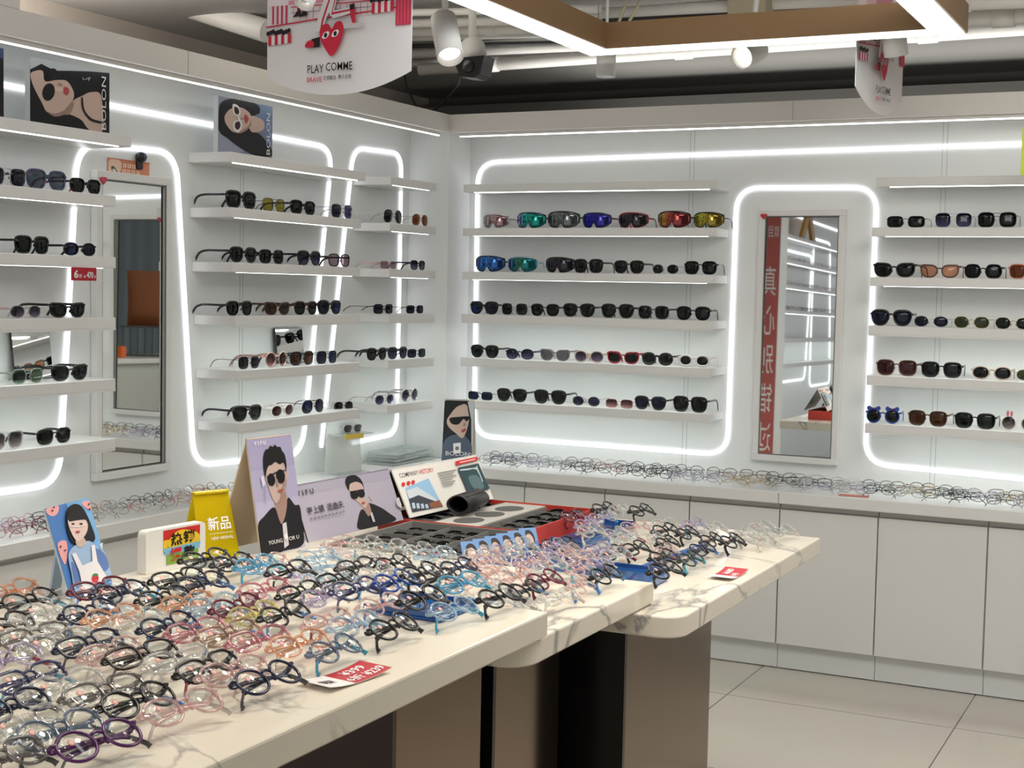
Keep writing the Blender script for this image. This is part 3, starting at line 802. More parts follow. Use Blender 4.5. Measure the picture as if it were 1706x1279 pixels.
MB().prism(trap, -0.003, 0, 0, 1).build('back_panel', M_YEL, t, (0, 0.083, 0), (la, 0, 0))
MB().rbox(0.006, 0.034, H - 0.004, wd - 0.006, 0.050, H + 0.002, 0.001).build('fold', M_YEL2, t)
yel_face(wd, L).build('lettering', fp)

# ---- white framed sign with colourful label
a, b = PT(243, 958, 2, TZ[0]), PT(342, 937, 2, TZ[0])
d = Vector((b.x - a.x, b.y - a.y, 0)); wd = d.length
t = thing('framed_sign', 'white block sign with a red, yellow and blue square label', 'sign', (a.x, a.y, TZ[0] + 0.0005), math.atan2(d.y, d.x))
HS = 0.082
rr = slab_outline(0, 0, wd, HS, 0.01, {(1, 1), (-1, 1)})
blk = MB().prism(rr, 0, 0.022, 0, 1).build('block', M_WHITE, t)
sw, sh = wd * 0.62, HS * 0.82
p = Print(sw, sh)
p.rect(ink(206, 48, 44), 0, 0.72, 1, 1); p.rect(ink(238, 200, 50), 0.0, 0.4, 1, 0.72); p.rect(ink(130, 172, 70), 0.08, 0.0, 0.95, 0.4)
p.shape(ink(128, 190, 220), [(0, 0.3), (0.12, 0.5), (1, 0.5), (0.98, 0.32), (0.5, 0.3)], False, True)
p.shape(ink(238, 200, 50), [(0.15, 0.5), (0.8, 0.5), (0.95, 0.75), (0.5, 0.95), (0.2, 0.8)], True, True)
p.shape(ink(128, 190, 220), [(0.0, 0.38), (1.0, 0.44), (1.0, 0.52), (0.0, 0.48)], False, True)
p.text(ink(24, 22, 20), '热', 0.18, 0.52, 0.50, 0.88, 0.03); p.text(ink(24, 22, 20), '销', 0.52, 0.54, 0.84, 0.90, 0.03)
p.text(ink(206, 40, 40), '爆', 0.16, 0.08, 0.50, 0.46, 0.03); p.text(ink(24, 22, 20), '款', 0.53, 0.12, 0.84, 0.46, 0.03)
p.build('printed_label', blk, (wd * 0.28, 0, HS * 0.13))

# ---- price cards
def price_card(label, corners, z, lines):
    """corners in picture order: left, top, right, bottom of a card lying flat"""
    P4 = [PT(x, y, 2, z) for x, y in corners]
    c = sum(P4, Vector()) / 4
    ux = ((P4[1] - P4[0]) + (P4[2] - P4[3])) / 2; uy = ((P4[0] - P4[3]) + (P4[1] - P4[2])) / 2
    wd, ht = ux.length, uy.length
    t = thing('price_card', label, 'price tag', (c.x, c.y, z + 0.001), math.atan2(ux.y, ux.x))
    n = 10; mb = MB()
    def zc(v): return 0.006 * (2 * abs(v - 0.5)) ** 2 + 0.0008
    for k in range(n + 1):
        u = k / n
        for dz in (0, 0.0008):
            mb.v += [((u - 0.5) * wd, -ht / 2, zc(u) + dz), ((u - 0.5) * wd, ht / 2, zc(u) + dz)]
    for k in range(n):
        i = 4 * k
        mb.face((i + 2, i + 6, i + 7, i + 3), 0 if u < 0 else (1 if k >= n * 0.36 else 0)); mb.face((i, i + 1, i + 5, i + 4)); mb.face((i, i + 4, i + 6, i + 2)); mb.face((i + 1, i + 3, i + 7, i + 5))
    mb.face((0, 2, 3, 1)); mb.face((4 * n, 4 * n + 1, 4 * n + 3, 4 * n + 2))
    cd = mb.build('card', [WHITEINK, ink(186, 44, 56)], t)
    tm = MB()
    for (txt, u0, v0, u1, v1, mi) in lines:
        me, lo, hi = text_mesh(txt, 0.02)
        def fn(co):
            # letters run along the short side
            a, b2 = (co[0] - lo[0]) / (hi[0] - lo[0]), (co[1] - lo[1]) / (hi[1] - lo[1])
            u = u0 + (u1 - u0) * a; v = v0 + (v1 - v0) * b2
            return ((u - 0.5) * wd, (v - 0.5) * ht, zc(u) + 0.0014)
        tm.add_mesh(me, fn, mi)
    tm.build('lettering', [WHITEINK, DARKINK], cd)
    return t
Z4 = lambda L: [(300 + x / 3.412, 880 + y / 3.412) for x, y in L]
Z5 = lambda L: [(760 + x / 3.412, 780 + y / 3.412) for x, y in L]
price_card('red and white price card at the edge of the nearest marble table', Z4([(670, 895), (1010, 785), (1215, 820), (850, 937)]), TZ[0],
           [('¥399', 0.55, 0.55, 0.88, 0.85, 0), ('6折', 0.42, 0.12, 0.66, 0.45, 0), ('¥239', 0.70, 0.12, 0.97, 0.42, 0), ('镜架', 0.08, 0.3, 0.28, 0.6, 1)])
price_card('red and white price card at the edge of the farthest marble table', Z5([(1430, 630), (1520, 580), (1670, 590), (1555, 645)]), TZ[2],
           [('¥680', 0.55, 0.5, 0.9, 0.8, 0), ('6折', 0.45, 0.12, 0.7, 0.42, 0)])
# red tag hanging below a shelf of the poster wall
a, b = PT(118, 462, 0, 0.181), PT(160, 462, 0, 0.181)
t = thing('price_tag', 'red price tag hanging under the third shelf before the tall mirror', 'price tag', (0.1815, a.y, SZ[2] - 0.040), PI / 2)
wd = b.y - a.y
MB().box(0, -0.0012, 0, wd, 0, 0.0395).build('card', ink(176, 34, 46), t)
p = Print(wd, 0.0395)
p.text(WHITEINK, '6', 0.10, 0.18, 0.28, 0.80, 0.03); p.text(WHITEINK, '折', 0.30, 0.2, 0.42, 0.5, 0.01); p.text(WHITEINK, '¥', 0.48, 0.2, 0.56, 0.42, 0.01); p.text(WHITEINK, '470', 0.60, 0.2, 0.86, 0.68, 0.03); p.text(WHITEINK, '元', 0.88, 0.2, 0.97, 0.42, 0.01)
p.build('lettering', t, (0, -0.0012, 0))

# ---- sample boxes with compartments
M_RED = flat(srgb(196, 62, 48), 0.4); M_GREYCARD = flat(srgb(128, 128, 126), 0.8); M_GREYDK = flat(srgb(84, 84, 84), 0.85); M_GREYLT = flat(srgb(176, 174, 168), 0.75)
def sample_box(label, x0, y0, x1, y1, z, h, shell, rows, cols, plate=None):
    t = thing('sample_box', label, 'box', (x1, y0, z), 0)
    w, l = x1 - x0, y1 - y0; th = 0.005
    s = MB(); s.box(-w, 0, 0, 0, l, th)
    s.box(-w, 0, th, 0, th, h); s.box(-w, l - th, th, 0, l, h); s.box(-w, th, th, -w + th, l - th, h); s.box(-th, th, th, 0, l - th, h)
    s.build('shell', shell, t)
    MB().box(-w + th, th, th, -th, l - th, th + 0.003).build('lining', M_GREYDK, t)
    for r in range(1, rows):
        MB().box(-w + th + (w - 2 * th) * r / rows - 0.001, th, th + 0.003, -w + th + (w - 2 * th) * r / rows + 0.001, l - th, h - 0.006).build('divider', M_GREYCARD, t)
    for c in range(1, cols):
        MB().box(-w + th, th + (l - 2 * th) * c / cols - 0.001, th + 0.003, -th, th + (l - 2 * th) * c / cols + 0.001, h - 0.008).build('divider', M_GREYCARD, t)
    if plate:
        r0, r1 = plate; X0 = -w + th + (w - 2 * th) * r0; X1 = -w + th + (w - 2 * th) * r1
        pl = MB(); zt = h - 0.004; hole = MB()
        pl.box(X0, th, zt - 0.003, X1, l - th, zt)
        po = pl.build('cover_plate', M_GREYLT, t)
        for k in range(3):
            cy = l * (0.22 + 0.27 * k)
            pts = ell((X0 + X1) / 2, cy, (X1 - X0) * 0.30, 0.050, 0, 24)
            hole.prism(pts, zt, zt + 0.0006)
        hole.build('finger_hole', M_GREYDK, po)
    return t
sample_box('open red sample box with grey compartments and oval holed plate', 1.335, -2.605, 1.757, -2.172, TZ[2] + 0.0005, 0.051, M_RED, 3, 6, (0.36, 0.66))
sample_box('open grey sample box of dark sunglasses before the wide portrait card', 1.44, -2.985, 1.775, -2.612, TZ[2] + 0.0005, 0.050, M_GREYCARD, 3, 5)
BOX_A = (1.335, -2.605, 1.757, -2.172); BOX_B = (1.44, -2.985, 1.775, -2.612)

# ---- glasses case leaning on the board
c = PT(781, 843, 2, 0.875)
t = thing('glasses_case', 'black leather glasses case lying open ended before the white printed board', 'case', (c.x, c.y, 0.863), math.radians(96))
mb = MB(); sec = []
for k in range(21):
    a = 2 * PI * k / 20
    sec.append((0.030 * math.cos(a) * (1 + 0.12 * math.cos(2 * a)), 0.026 + 0.026 * math.sin(a)))
def ringv(xx, s): return [(xx, p[0] * s, 0.026 + (p[1] - 0.026) * s) for p in sec[:-1]]
rings = [ringv(-0.072, 0.80), ringv(-0.078, 0.86), ringv(-0.075, 1.0), ringv(0.0, 1.0), ringv(0.068, 0.97), ringv(0.076, 0.85)]
b0 = len(mb.v)
inner = ringv(0.05, 0.82)
for r_ in [inner] + rings: mb.v += r_
n = 20
for i in range(len(rings)):
    for k in range(n):
        k2 = (k + 1) % n
        mb.face([b0 + i * n + k, b0 + i * n + k2, b0 + (i + 1) * n + k2, b0 + (i + 1) * n + k], 0, True)
mb.face([b0 + k for k in range(n)]); mb.face([b0 + len(rings) * n + k for k in range(n)])
mb.build('sleeve', flat((0.018, 0.018, 0.02), 0.45), t)
MB().tube([(x, -0.031 * math.cos(0.9), 0.026 + 0.027 * math.sin(0.9)) for x in np.linspace(-0.07, 0.07, 8)], 0.001, (0, 0, 1), None, 5).build('seam', flat((0.05, 0.05, 0.05), 0.6), t)

# ---- blue acrylic trays, bar and the fan of small portrait cards
M_BLUE = see_through('blue_acrylic', (0.10, 0.36, 0.80), 0.45, 0.05, (0.04, 0.20, 0.55), 0.1)
M_BLUE2 = flat(srgb(44, 92, 160), 0.25)
def tray(label, x0, y0, x1, y1, z, h, rz=0):
    t = thing('acrylic_tray', label, 'tray', (x0, y0, z), rz)
    w, l = x1 - x0, y1 - y0
    MB().rbox(0, 0, 0, w, l, h, 0.003).build('plate', M_BLUE, t)
    MB().box(0, 0, h, w, 0.005, h + 0.008).build('lip', M_BLUE2, t); MB().box(0, l - 0.005, h, w, l, h + 0.008).build('lip', M_BLUE2, t)
    return t
tray('broad blue acrylic tray under black and clear frames in the middle of the farthest table', 1.84, -2.93, 2.18, -2.745, TZ[2] + 0.0005, 0.020)
tray('narrow blue acrylic tray alongside the red sample box', 1.775, -2.50, 1.865, -2.15, TZ[2] + 0.0005, 0.016)
tray('blue acrylic tray under clear frames at the middle of the nearest table end', 1.98, -3.70, 2.13, -3.57, TZ[0] + 0.0005, 0.007)
t = thing('acrylic_bar', 'long dark blue display bar lying between rows of black frames on the farthest table', 'display bar', (2.075, -2.76, TZ[2] + 0.0005), math.radians(-4))
MB().rbox(0, 0, 0, 0.016, 0.44, 0.012, 0.002).build('bar', M_BLUE2, t)
MB().rbox(-0.004, -0.012, 0, 0.020, 0.0, 0.014, 0.002).build('end_cap', flat(srgb(30, 60, 120), 0.3), t)
def fan_face(w, h):
    p = Print(w, h)
    p.full(ink(70, 120, 190)); p.rect(ink(110, 150, 200), 0, 0.6, 1, 1)
    p.shape(ink(40, 80, 160), [(0.05, 0), (0.15, 0.3), (0.5, 0.4), (0.85, 0.3), (0.95, 0)], True, True)
    p.shape(ink(44, 36, 40), ell(0.5, 0.68, 0.33, 0.26), False, True); p.shape(SKIN, ell(0.5, 0.60, 0.24, 0.22), False, True)
    p.shape(SKIN, [(0.4, 0.45), (0.6, 0.45), (0.62, 0.3), (0.38, 0.3)], False, True)
    return p
for k in range(6):
    u = k / 5
    px, py = 742 + 98 * u, 926 - 20 * u
    c = PT(px, py, 2, TZ[2] + 0.02)
    c = Vector((1.788 + 0.006 * k, -2.965 + 0.047 * k, 0))
    t = thing('portrait_tag', 'small blue portrait tag in the leaning fan, ' + ['nearest the clear frames end', 'second from the clear frames end', 'third from the clear frames end', 'third from the red box', 'second from the red box', 'nearest the red box'][k], 'tag', (c.x, c.y, TZ[2] + 0.001), math.radians(52), 'fan of small blue portrait tags')
    fc = MB().box(0, 0, 0, 0.045, 0.002, 0.085).build('card', ink(96, 140, 196), t, None, (-0.5, 0, 0.0))
    fan_face(0.045, 0.085).build('printed_face', fc)

# ---- clear display stand and clear tray stack in the room corner
M_CLEAR = see_through('clear_acrylic', (0.95, 0.98, 0.97), 0.72, 0.05, (0.80, 0.84, 0.83), 0.1)
M_CLEARLT = see_through('clear_acrylic_sheet', (0.94, 0.97, 0.96), 0.58, 0.05, (0.86, 0.88, 0.86), 0.15)
t = thing('acrylic_stand', 'clear acrylic stand with yellow label holding spare sunglasses near the room corner', 'display stand', (0.10, -0.985, 0.7005), math.radians(80))
MB().prism([(0, 0), (0.21, 0), (0.185, 0.26), (0.0, 0.30), ], 0, 0.004, 0, 1).build('back_panel', M_CLEARLT, t)
MB().box(0, -0.075, 0, 0.21, 0, 0.004).build('foot', M_CLEARLT, t)
MB().box(0.01, -0.055, 0.252, 0.17, 0, 0.256).build('upper_ledge', M_CLEARLT, t)
MB().box(0.01, -0.070, 0.160, 0.20, 0, 0.164).build('lower_ledge', M_CLEARLT, t)
MB().box(0.03, -0.071, 0.146, 0.14, -0.0702, 0.166).build('label', ink(226, 196, 90), t)
for k in range(4):
    y0 = -0.575 + 0.005 * k
    t = thing('clear_tray', 'flat clear plastic tray on the counter near the room corner, ' + ['bottom of four', 'second from the bottom', 'second from the top', 'top of four'][k], 'tray', (0.03, y0, 0.7005 + k * 0.0135), math.radians((-2, 3, 0, 4)[k]), 'stack of clear plastic trays')
    MB().rbox(0, 0, 0, 0.14, 0.32, 0.003, 0.001).build('plate', M_CLEAR, t)
    mb = MB(); mb.box(0, 0, 0.003, 0.14, 0.004, 0.012); mb.box(0, 0.316, 0.003, 0.14, 0.32, 0.012); mb.box(0, 0.004, 0.003, 0.004, 0.316, 0.012); mb.box(0.136, 0.004, 0.003, 0.14, 0.316, 0.012)
    mb.build('rim', M_CLEAR, t)
# small shelf mirrors
def shelf_mirror(label, x0, x1, ytop, si, yaw=0.0, tilt=0.12):
    a, b = PT(x0, 600, 0, 0.05), PT(x1, 600, 0, 0.05)
    h = PT(x0, ytop, 0, 0.05).z - ST[si]
    wd = b.y - a.y
    t = thing('shelf_mirror', label, 'mirror', (0.030, a.y, ST[si] + 0.0005), PI / 2 + yaw)
    MB().box(0, 0, 0, wd, 0.005, h).build('backing', ink(60, 60, 62), t, None, (-tilt, 0, 0))
    MB().box(0.002, -0.0015, 0.002, wd - 0.002, -0.0002, h - 0.002).build('glass', M_MIRROR, t, None, (-tilt, 0, 0))
shelf_mirror('small square shelf mirror behind the green tinted sunglasses', 33, 97, 550, 4)
shelf_mirror('small square shelf mirror behind the burgundy gradient sunglasses', 470, 515, 547, 4)
# ------------------------------------------------------------------ spectacles
MM = 0.001
# half width a, half height b, roundness n, bridge, rim half-width, rim half-depth, modifiers
STYLE = {
    'round':     dict(a=24, b=22.5, n=2.05, br=18, rw=2.0, rd=1.9),
    'oval':      dict(a=25, b=18, n=2.2, br=17, rw=2.0, rd=1.9),
    'thickoval': dict(a=25, b=18.5, n=2.2, br=17, rw=4.2, rd=2.4),
    'square':    dict(a=27, b=22, n=3.0, br=17, rw=2.3, rd=2.0, taper=0.09),
    'bigsquare': dict(a=29, b=25, n=3.1, br=16, rw=2.8, rd=2.2, taper=0.12),
    'rect':      dict(a=27, b=16.5, n=3.6, br=17, rw=1.5, rd=1.5, taper=0.04),
    'wayfarer':  dict(a=27, b=22, n=2.7, br=18, rw=2.9, rd=2.3, taper=0.19),
    'cat':       dict(a=27, b=18.5, n=2.5, br=17, rw=2.6, rd=2.0, lift=7, taper=0.06),
    'aviator':   dict(a=28, b=24, n=2.6, br=18, rw=1.0, rd=1.0, droop=1, metal=1),
    'sqmetal':   dict(a=27, b=23, n=3.2, br=18, rw=1.3, rd=1.3, taper=0.03, metal=1),
    'polygon':   dict(a=27, b=22, n=2.6, br=17, rw=2.0, rd=1.8, hexa=1),
    'polymetal': dict(a=26, b=19, n=2.3, br=19, rw=1.0, rd=1.0, hexa=1, metal=1),
    'ovalmetal': dict(a=24, b=17, n=2.2, br=19, rw=1.0, rd=1.0, metal=1),
    'rectmetal': dict(a=27, b=17, n=3.6, br=18, rw=1.0, rd=1.0, metal=1),
    'club':      dict(a=26, b=21, n=2.6, br=18, rw=1.2, rd=1.4, taper=0.10, brow=1),
    'bear':      dict(a=24, b=22, n=2.1, br=18, rw=2.6, rd=2.2, ears=1),
    'bunny':     dict(a=24, b=23, n=2.0, br=18, rw=2.2, rd=2.0, bunny=1),
    'wire':      dict(a=25, b=19, n=2.4, br=19, rw=1.25, rd=1.3, metal=1),
    'wirerect':  dict(a=26, b=16.5, n=3.2, br=18, rw=1.3, rd=1.3, metal=1),
    'kid':       dict(a=23.5, b=19.5, n=2.35, br=17, rw=2.3, rd=2.0, taper=0.05),
    'kidround':  dict(a=23, b=21, n=2.05, br=17, rw=2.2, rd=1.9),
    'kidrect':   dict(a=25, b=18.5, n=3.0, br=17, rw=2.4, rd=2.0, taper=0.06),
    'shield':    dict(shield=1),
}
def outline(st, s, n=28, grow=0.0):
    S = STYLE[st]; a, b, e = S['a'] + grow, S['b'] + grow, S['n']; pts = []
    for k in range(n):
        t = 2 * PI * (k + 0.5) / n; c, z = math.cos(t), math.sin(t)
        if S.get('hexa'):
            q = 0.30 if S.get('hexa') else 0
            ang = t % (PI / 3) - PI / 6
            rad = (1 - q) + q * (math.cos(PI / 6) / math.cos(ang)); c, z = c * rad, z * rad
        x = math.copysign(abs(c) ** (2 / e), c) * a; zz = math.copysign(abs(z) ** (2 / e), z) * b
        x *= 1 + S.get('taper', 0) * zz / b
        u = max(0, x / a)
        if S.get('lift'): zz += S['lift'] * u ** 2 * (1.0 if zz > 0 else 0.35)
        if S.get('droop'):
            zz -= 2.5 * u; x += (1.5 if zz < 0 else 0) * u
            if zz < 0: x *= 1 - 0.16 * (-zz / b) ** 2 * (1 if x < 0 else 0.6)
        pts.append((s * (x + a * 0 + S['a'] + S['br'] / 2), zz))
    return pts
def wrap(x): return 0.0011 * x * x      # face curve (mm)
def lens_pts(st):
    S = STYLE[st]; return S['a'] + S['br'] / 2

def specs_meshes(st, pose, detail=False):
    """frame, lens L/R, temple L/R in metres; pose 'open' stands on its rims, 'folded' lies back on folded temples"""
    S = STYLE[st]; parts = {}
    T = lambda p: (p[0] * MM, p[1] * MM, p[2] * MM)
    fr = MB()
    if S.get('shield'):
        N = 18; hw = 66.0
        R = 82.0
        def yy(x): return R - math.sqrt(max(R * R - x * x, 1))
        def top(x): return 30 - 10 * (abs(x) / hw) ** 3
        def bot(x):
            v = -28 + 18 * (abs(x) / hw) ** 4
            return max(v, -28 + 20 * math.exp(-(x / 9.5) ** 2))
        ln = MB(); rows = 5
        for side in (0, 1):
            for i in range(N + 1):
                x = -hw + 2 * hw * i / N
                for j in range(rows + 1):
                    z = bot(x) + (top(x) - bot(x)) * j / rows
                    ln.v.append(T((x, yy(x) + side * 1.4 + 0.0025 * (z - 4) ** 2, z)))
        M_ = (N + 1) * (rows + 1)
        for i in range(N):
            for j in range(rows):
                p = i * (rows + 1) + j; q = p + rows + 1
                ln.face((p, q, q + 1, p + 1), 0, True); ln.face((M_ + p, M_ + p + 1, M_ + q + 1, M_ + q), 0, True)
        for i in range(N):
            for j in (0, rows):
                p = i * (rows + 1) + j; q = p + rows + 1
                ln.face((p, q, M_ + q, M_ + p) if j else (p, M_ + p, M_ + q, q), 0)
        for p in (0, N * (rows + 1)):
            for j in range(rows):
                ln.face((p + j, p + j + 1, M_ + p + j + 1, M_ + p + j))
        parts['lens'] = ln
        xs = [-hw + 2 * hw * i / 24 for i in range(25)]
        fr.tube([T((x, yy(x) + 1.5 + 0.0025 * (top(x) - 4) ** 2, top(x))) for x in xs], 0.0032, (0, 1, 0), 0.0024, 6)
        fr.tube([T((x, yy(x) + 1.5, bot(x) + 0.5)) for x in xs[1:-1]], 0.0014, (0, 1, 0), 0.0016, 6)
        for s in (-1, 1):
            fr.tube([T((s * hw, yy(hw) + 1, top(hw))), T((s * (hw + 1), yy(hw) + 2, 0)), T((s * (hw - 2), yy(hw) + 1, bot(hw)))], 0.0034, (0, 1, 0), 0.003, 6)
        hx, hy, hz = hw, yy(hw) + 3, 10
        zmin = -28.5
    else:
        cx = lens_pts(st); zmin = -S['b'] - S['rw'] - (2.5 if S.get('droop') else 0)
        for s in (-1, 1):
            ol = outline(st, s)
            rw, rd = S['rw'] * MM, S['rd'] * MM
            if S.get('brow'):
                half = [p for p in outline(st, s, 40, 0.5)]
                fr.tube([T((x, wrap(x), z)) for x, z in ol], rw * 0.7, (0, 1, 0), rd * 0.8, 6, True)
                browp = sorted([p for p in half if p[1] > S['b'] * 0.30], key=lambda p: p[0])
                fr.tube([T((x, wrap(x), z)) for x, z in browp], 0.0032, (0, 1, 0), 0.0026, 6)
            else:
                rr = [rw * (1.25 if (st in ('wayfarer', 'cat', 'bigsquare') and z > S['b'] * 0.4) else 1.0) for x, z in ol]
                fr.tube([T((x, wrap(x), z)) for x, z in ol], rr, (0, 1, 0), [rd] * len(ol), 6, True)
            # lens: two shallow domes closed at the rim
            ln = MB(); n = len(ol); c = (s * cx, wrap(cx))
            for side in (0, 1):
                for f_ in (1.0, 0.55):
                    for x, z in ol:
                        xx = s * cx + (x - s * cx) * f_
                        zc = (zmin + S['b']) * 0
                        ln.v.append(T((xx, wrap(xx) - 1.2 * (1 - f_ * f_) + side * 1.3, z * f_)))
                ln.v.append(T((s * cx, wrap(cx) - 1.2 + side * 1.3, 0)))
            K = 2 * n + 1
            for k in range(n):
                k2 = (k + 1) % n
                fl = s > 0
                def F(q, flip): ln.face(q if not flip else q[::-1], 0, True)
                F((k, k2, n + k2, n + k), not fl); F((n + k, n + k2, 2 * n), not fl)
                F((K + k, K + n + k, K + n + k2, K + k2), not fl); F((K + n + k, K + 2 * n, K + n + k2), not fl)
                F((k, K + k, K + k2, k2), not fl)
            parts['lens' if s < 0 else 'lens2'] = ln
        ix = S['br'] / 2; zb = S['b'] * (0.36 if not S.get('hexa') else 0.3)
        wbr = (1.1 if S.get('metal') else max(2.2, S['rw'] * 1.0)) * MM
        fr.tube([T((-ix - 1.2, wrap(ix), zb - 1)), T((-ix * 0.5, -0.6, zb + 2.2)), T((0, -0.8, zb + 3)), T((ix * 0.5, -0.6, zb + 2.2)), T((ix + 1.2, wrap(ix), zb - 1))], wbr, (0, 1, 0), S['rd'] * MM, 6)
        if st in ('aviator', 'sqmetal'):
            fr.tube([T((-ix - 6, wrap(ix), S['b'] * 0.86)), T((0, -0.6, S['b'] * 0.9)), T((ix + 6, wrap(ix), S['b'] * 0.86))], wbr, (0, 1, 0), S['rd'] * MM, 6)
        hx = cx + S['a'] + S['rw'] + 2.0; hy = wrap(hx) + 3; hz = S['b'] * 0.50 + S.get('lift', 0) * 0.8
        for s in (-1, 1):
            ew = (1.2 if S.get('metal') else 2.8) * MM
            fr.tube([T((s * (cx + S['a'] * 0.93), wrap(cx + S['a']), hz)), T((s * (hx - 0.8), wrap(hx), hz)), T((s * hx, hy, hz))], ew, (0, 0, 1), ew, 6)
            # nose pads
            fr.tube([T((s * (ix - 1.5), 2.5, zb - 6)), T((s * (ix - 0.5), 4.5, zb - 10)), T((s * (ix + 0.6), 3.5, zb - 14))], 0.0012, (1, 0, 0), 0.0022, 5)
        if S.get('ears'):
            for s in (-1, 1):
                for e in (-1, 1):
                    p = (s * cx + e * 17, 0.5, S['b'] + 3)
                    fr.prism([(p[0] * MM + q[0] * 0.0075, p[2] * MM + q[1] * 0.0075) for q in ell(0, 0, 1, 1, 0, 14)], -0.002, 0.002, 0, 1)
                fr.prism([((s * cx) * MM + q[0], (S['b'] + 2) * MM + q[1]) for q in [(-0.010, 0.005), (-0.010, -0.005), (0, -0.0015), (0.010, -0.005), (0.010, 0.005), (0, 0.0015)]], -0.0035, 0.001, 1, 1)
        if S.get('bunny'):
            for s in (-1, 1):
                fr.prism([((s * cx - 4) * MM + q[0] * 0.0045, (S['b'] + 8) * MM + q[1] * 0.010) for q in ell(0, 0, 1, 1, 0, 14)], -0.0018, 0.0018, 1, 1)
                fr.prism([((s * cx + 9) * MM + q[0] * 0.004, (S['b'] + 7) * MM + q[1] * 0.010) for q in ell(0, 0, 1, 1, 0, 14)], -0.0018, 0.0018, 1, 1)
    parts['frame'] = fr
    thick = 1.0 if S.get('metal') else 2.6
    th_y = thick * (1.2 if S.get('metal') else 1.5)
    for s in (-1, 1):
        tp = MB()
        if pose == 'open':
            pts = [(s * hx, hy, hz), (s * (hx + 0.5), hy + 30, hz), (s * hx, hy + 66, hz + 0.5), (s * (hx - 2), hy + 88, hz - 1),
                   (s * (hx - 5), hy + 108, hz - 9), (s * (hx - 7), hy + 124, zmin + 3)]
            body, tip = pts[:4], pts[3:]
            ref = (1, 0, 0)
            tp.tube([T(p) for p in smooth3(body)], th_y * MM, ref, thick * 0.6 * MM, 6)
            tq = MB() if detail else tp
            tq.tube([T(p) for p in smooth3(tip)], max(1.7, th_y) * MM, ref, max(1.1, thick * 0.6) * MM, 6, mi=1)
        else:
            o = 0 if s < 0 else 5.5
            pts = [(s * hx, hy + 2, hz), (s * (hx - 5), hy + 6 + o, hz - 0.5), (s * (hx * 0.3), 8 + o, hz - 4), (-s * (hx * 0.42), 9 + o, hz - 8),
                   (-s * (hx * 0.72), 9.5 + o, hz - 13), (-s * (hx * 0.98), 11 + o, hz - 26), (-s * (hx * 1.04), 12 + o, hz - 33)]
            body, tip = pts[:5], pts[4:]
            tp.tube([T(p) for p in smooth3(body)], thick * 0.62 * MM, (0, 0, 1), th_y * MM, 6)
            tq = MB() if detail else tp
            tq.tube([T(p) for p in smooth3(tip)], [max(1.3, thick * 0.7) * MM] * 5 + [max(1.3, thick * 0.7) * MM * q for q in (1.1, 1.3, 1.35, 1.0)], (0, 1, 0), [max(1.9, th_y) * MM] * 5 + [max(1.9, th_y) * MM * q for q in (1.1, 1.3, 1.35, 1.0)], 6, mi=1)
        parts['temple' if s < 0 else 'temple2'] = tp
        if detail: parts['temple_tip' if s < 0 else 'temple_tip2'] = tq
    if 'lens2' in parts and st.startswith('kid'):
        sk = MB(); c = -lens_pts(st) - 4
        b = ell(c, 6, 4.2, 4.2, 0, 14)
        sk.prism([(x * MM, z * MM) for x, z in b], (wrap(c) - 2.0) * MM, (wrap(c) - 1.35) * MM, 0, 1)
        sk.prism([(x * MM, z * MM) for x, z in ell(c, 6, 2.9, 2.9, 0, 10)], (wrap(c) - 2.2) * MM, (wrap(c) - 2.0) * MM, 1, 1)
        parts['sticker'] = sk
    # pose the whole
    if pose in ('folded', 'propped'):
        q = Matrix.Rotation(math.radians(-58 if pose == 'folded' else -28), 3, 'X')
        for mb in parts.values(): mb.v = [tuple(q @ Vector(v)) for v in mb.v]
        lo = min(v[2] for k_, mb in parts.items() for v in mb.v)
        ym = sum(v[1] for v in parts['frame'].v) / len(parts['frame'].v)
        for mb in parts.values(): mb.v = [(v[0], v[1] - ym, v[2] - lo + 0.0003) for v in mb.v]
    else:
        lo = min(v[2] for k_, mb in parts.items() for v in mb.v)
        for mb in parts.values(): mb.v = [(v[0], v[1], v[2] - lo + 0.0003) for v in mb.v]
    return parts
def smooth3(pts, n=3):
    out = []; P_ = [Vector(p) for p in pts]; N = len(P_)
    for i in range(N - 1):
        p0, p1, p2, p3 = P_[max(i - 1, 0)], P_[i], P_[i + 1], P_[min(i + 2, N - 1)]
        # 3-D curve through the joints
        for k in range(n):
            t = k / n
            out.append(tuple(0.5 * ((2 * p1) + (-p0 + p2) * t + (2 * p0 - 5 * p1 + 4 * p2 - p3) * t * t + (-p0 + 3 * p1 - 3 * p2 + p3) * t ** 3)))
    out.append(tuple(P_[-1])); return out

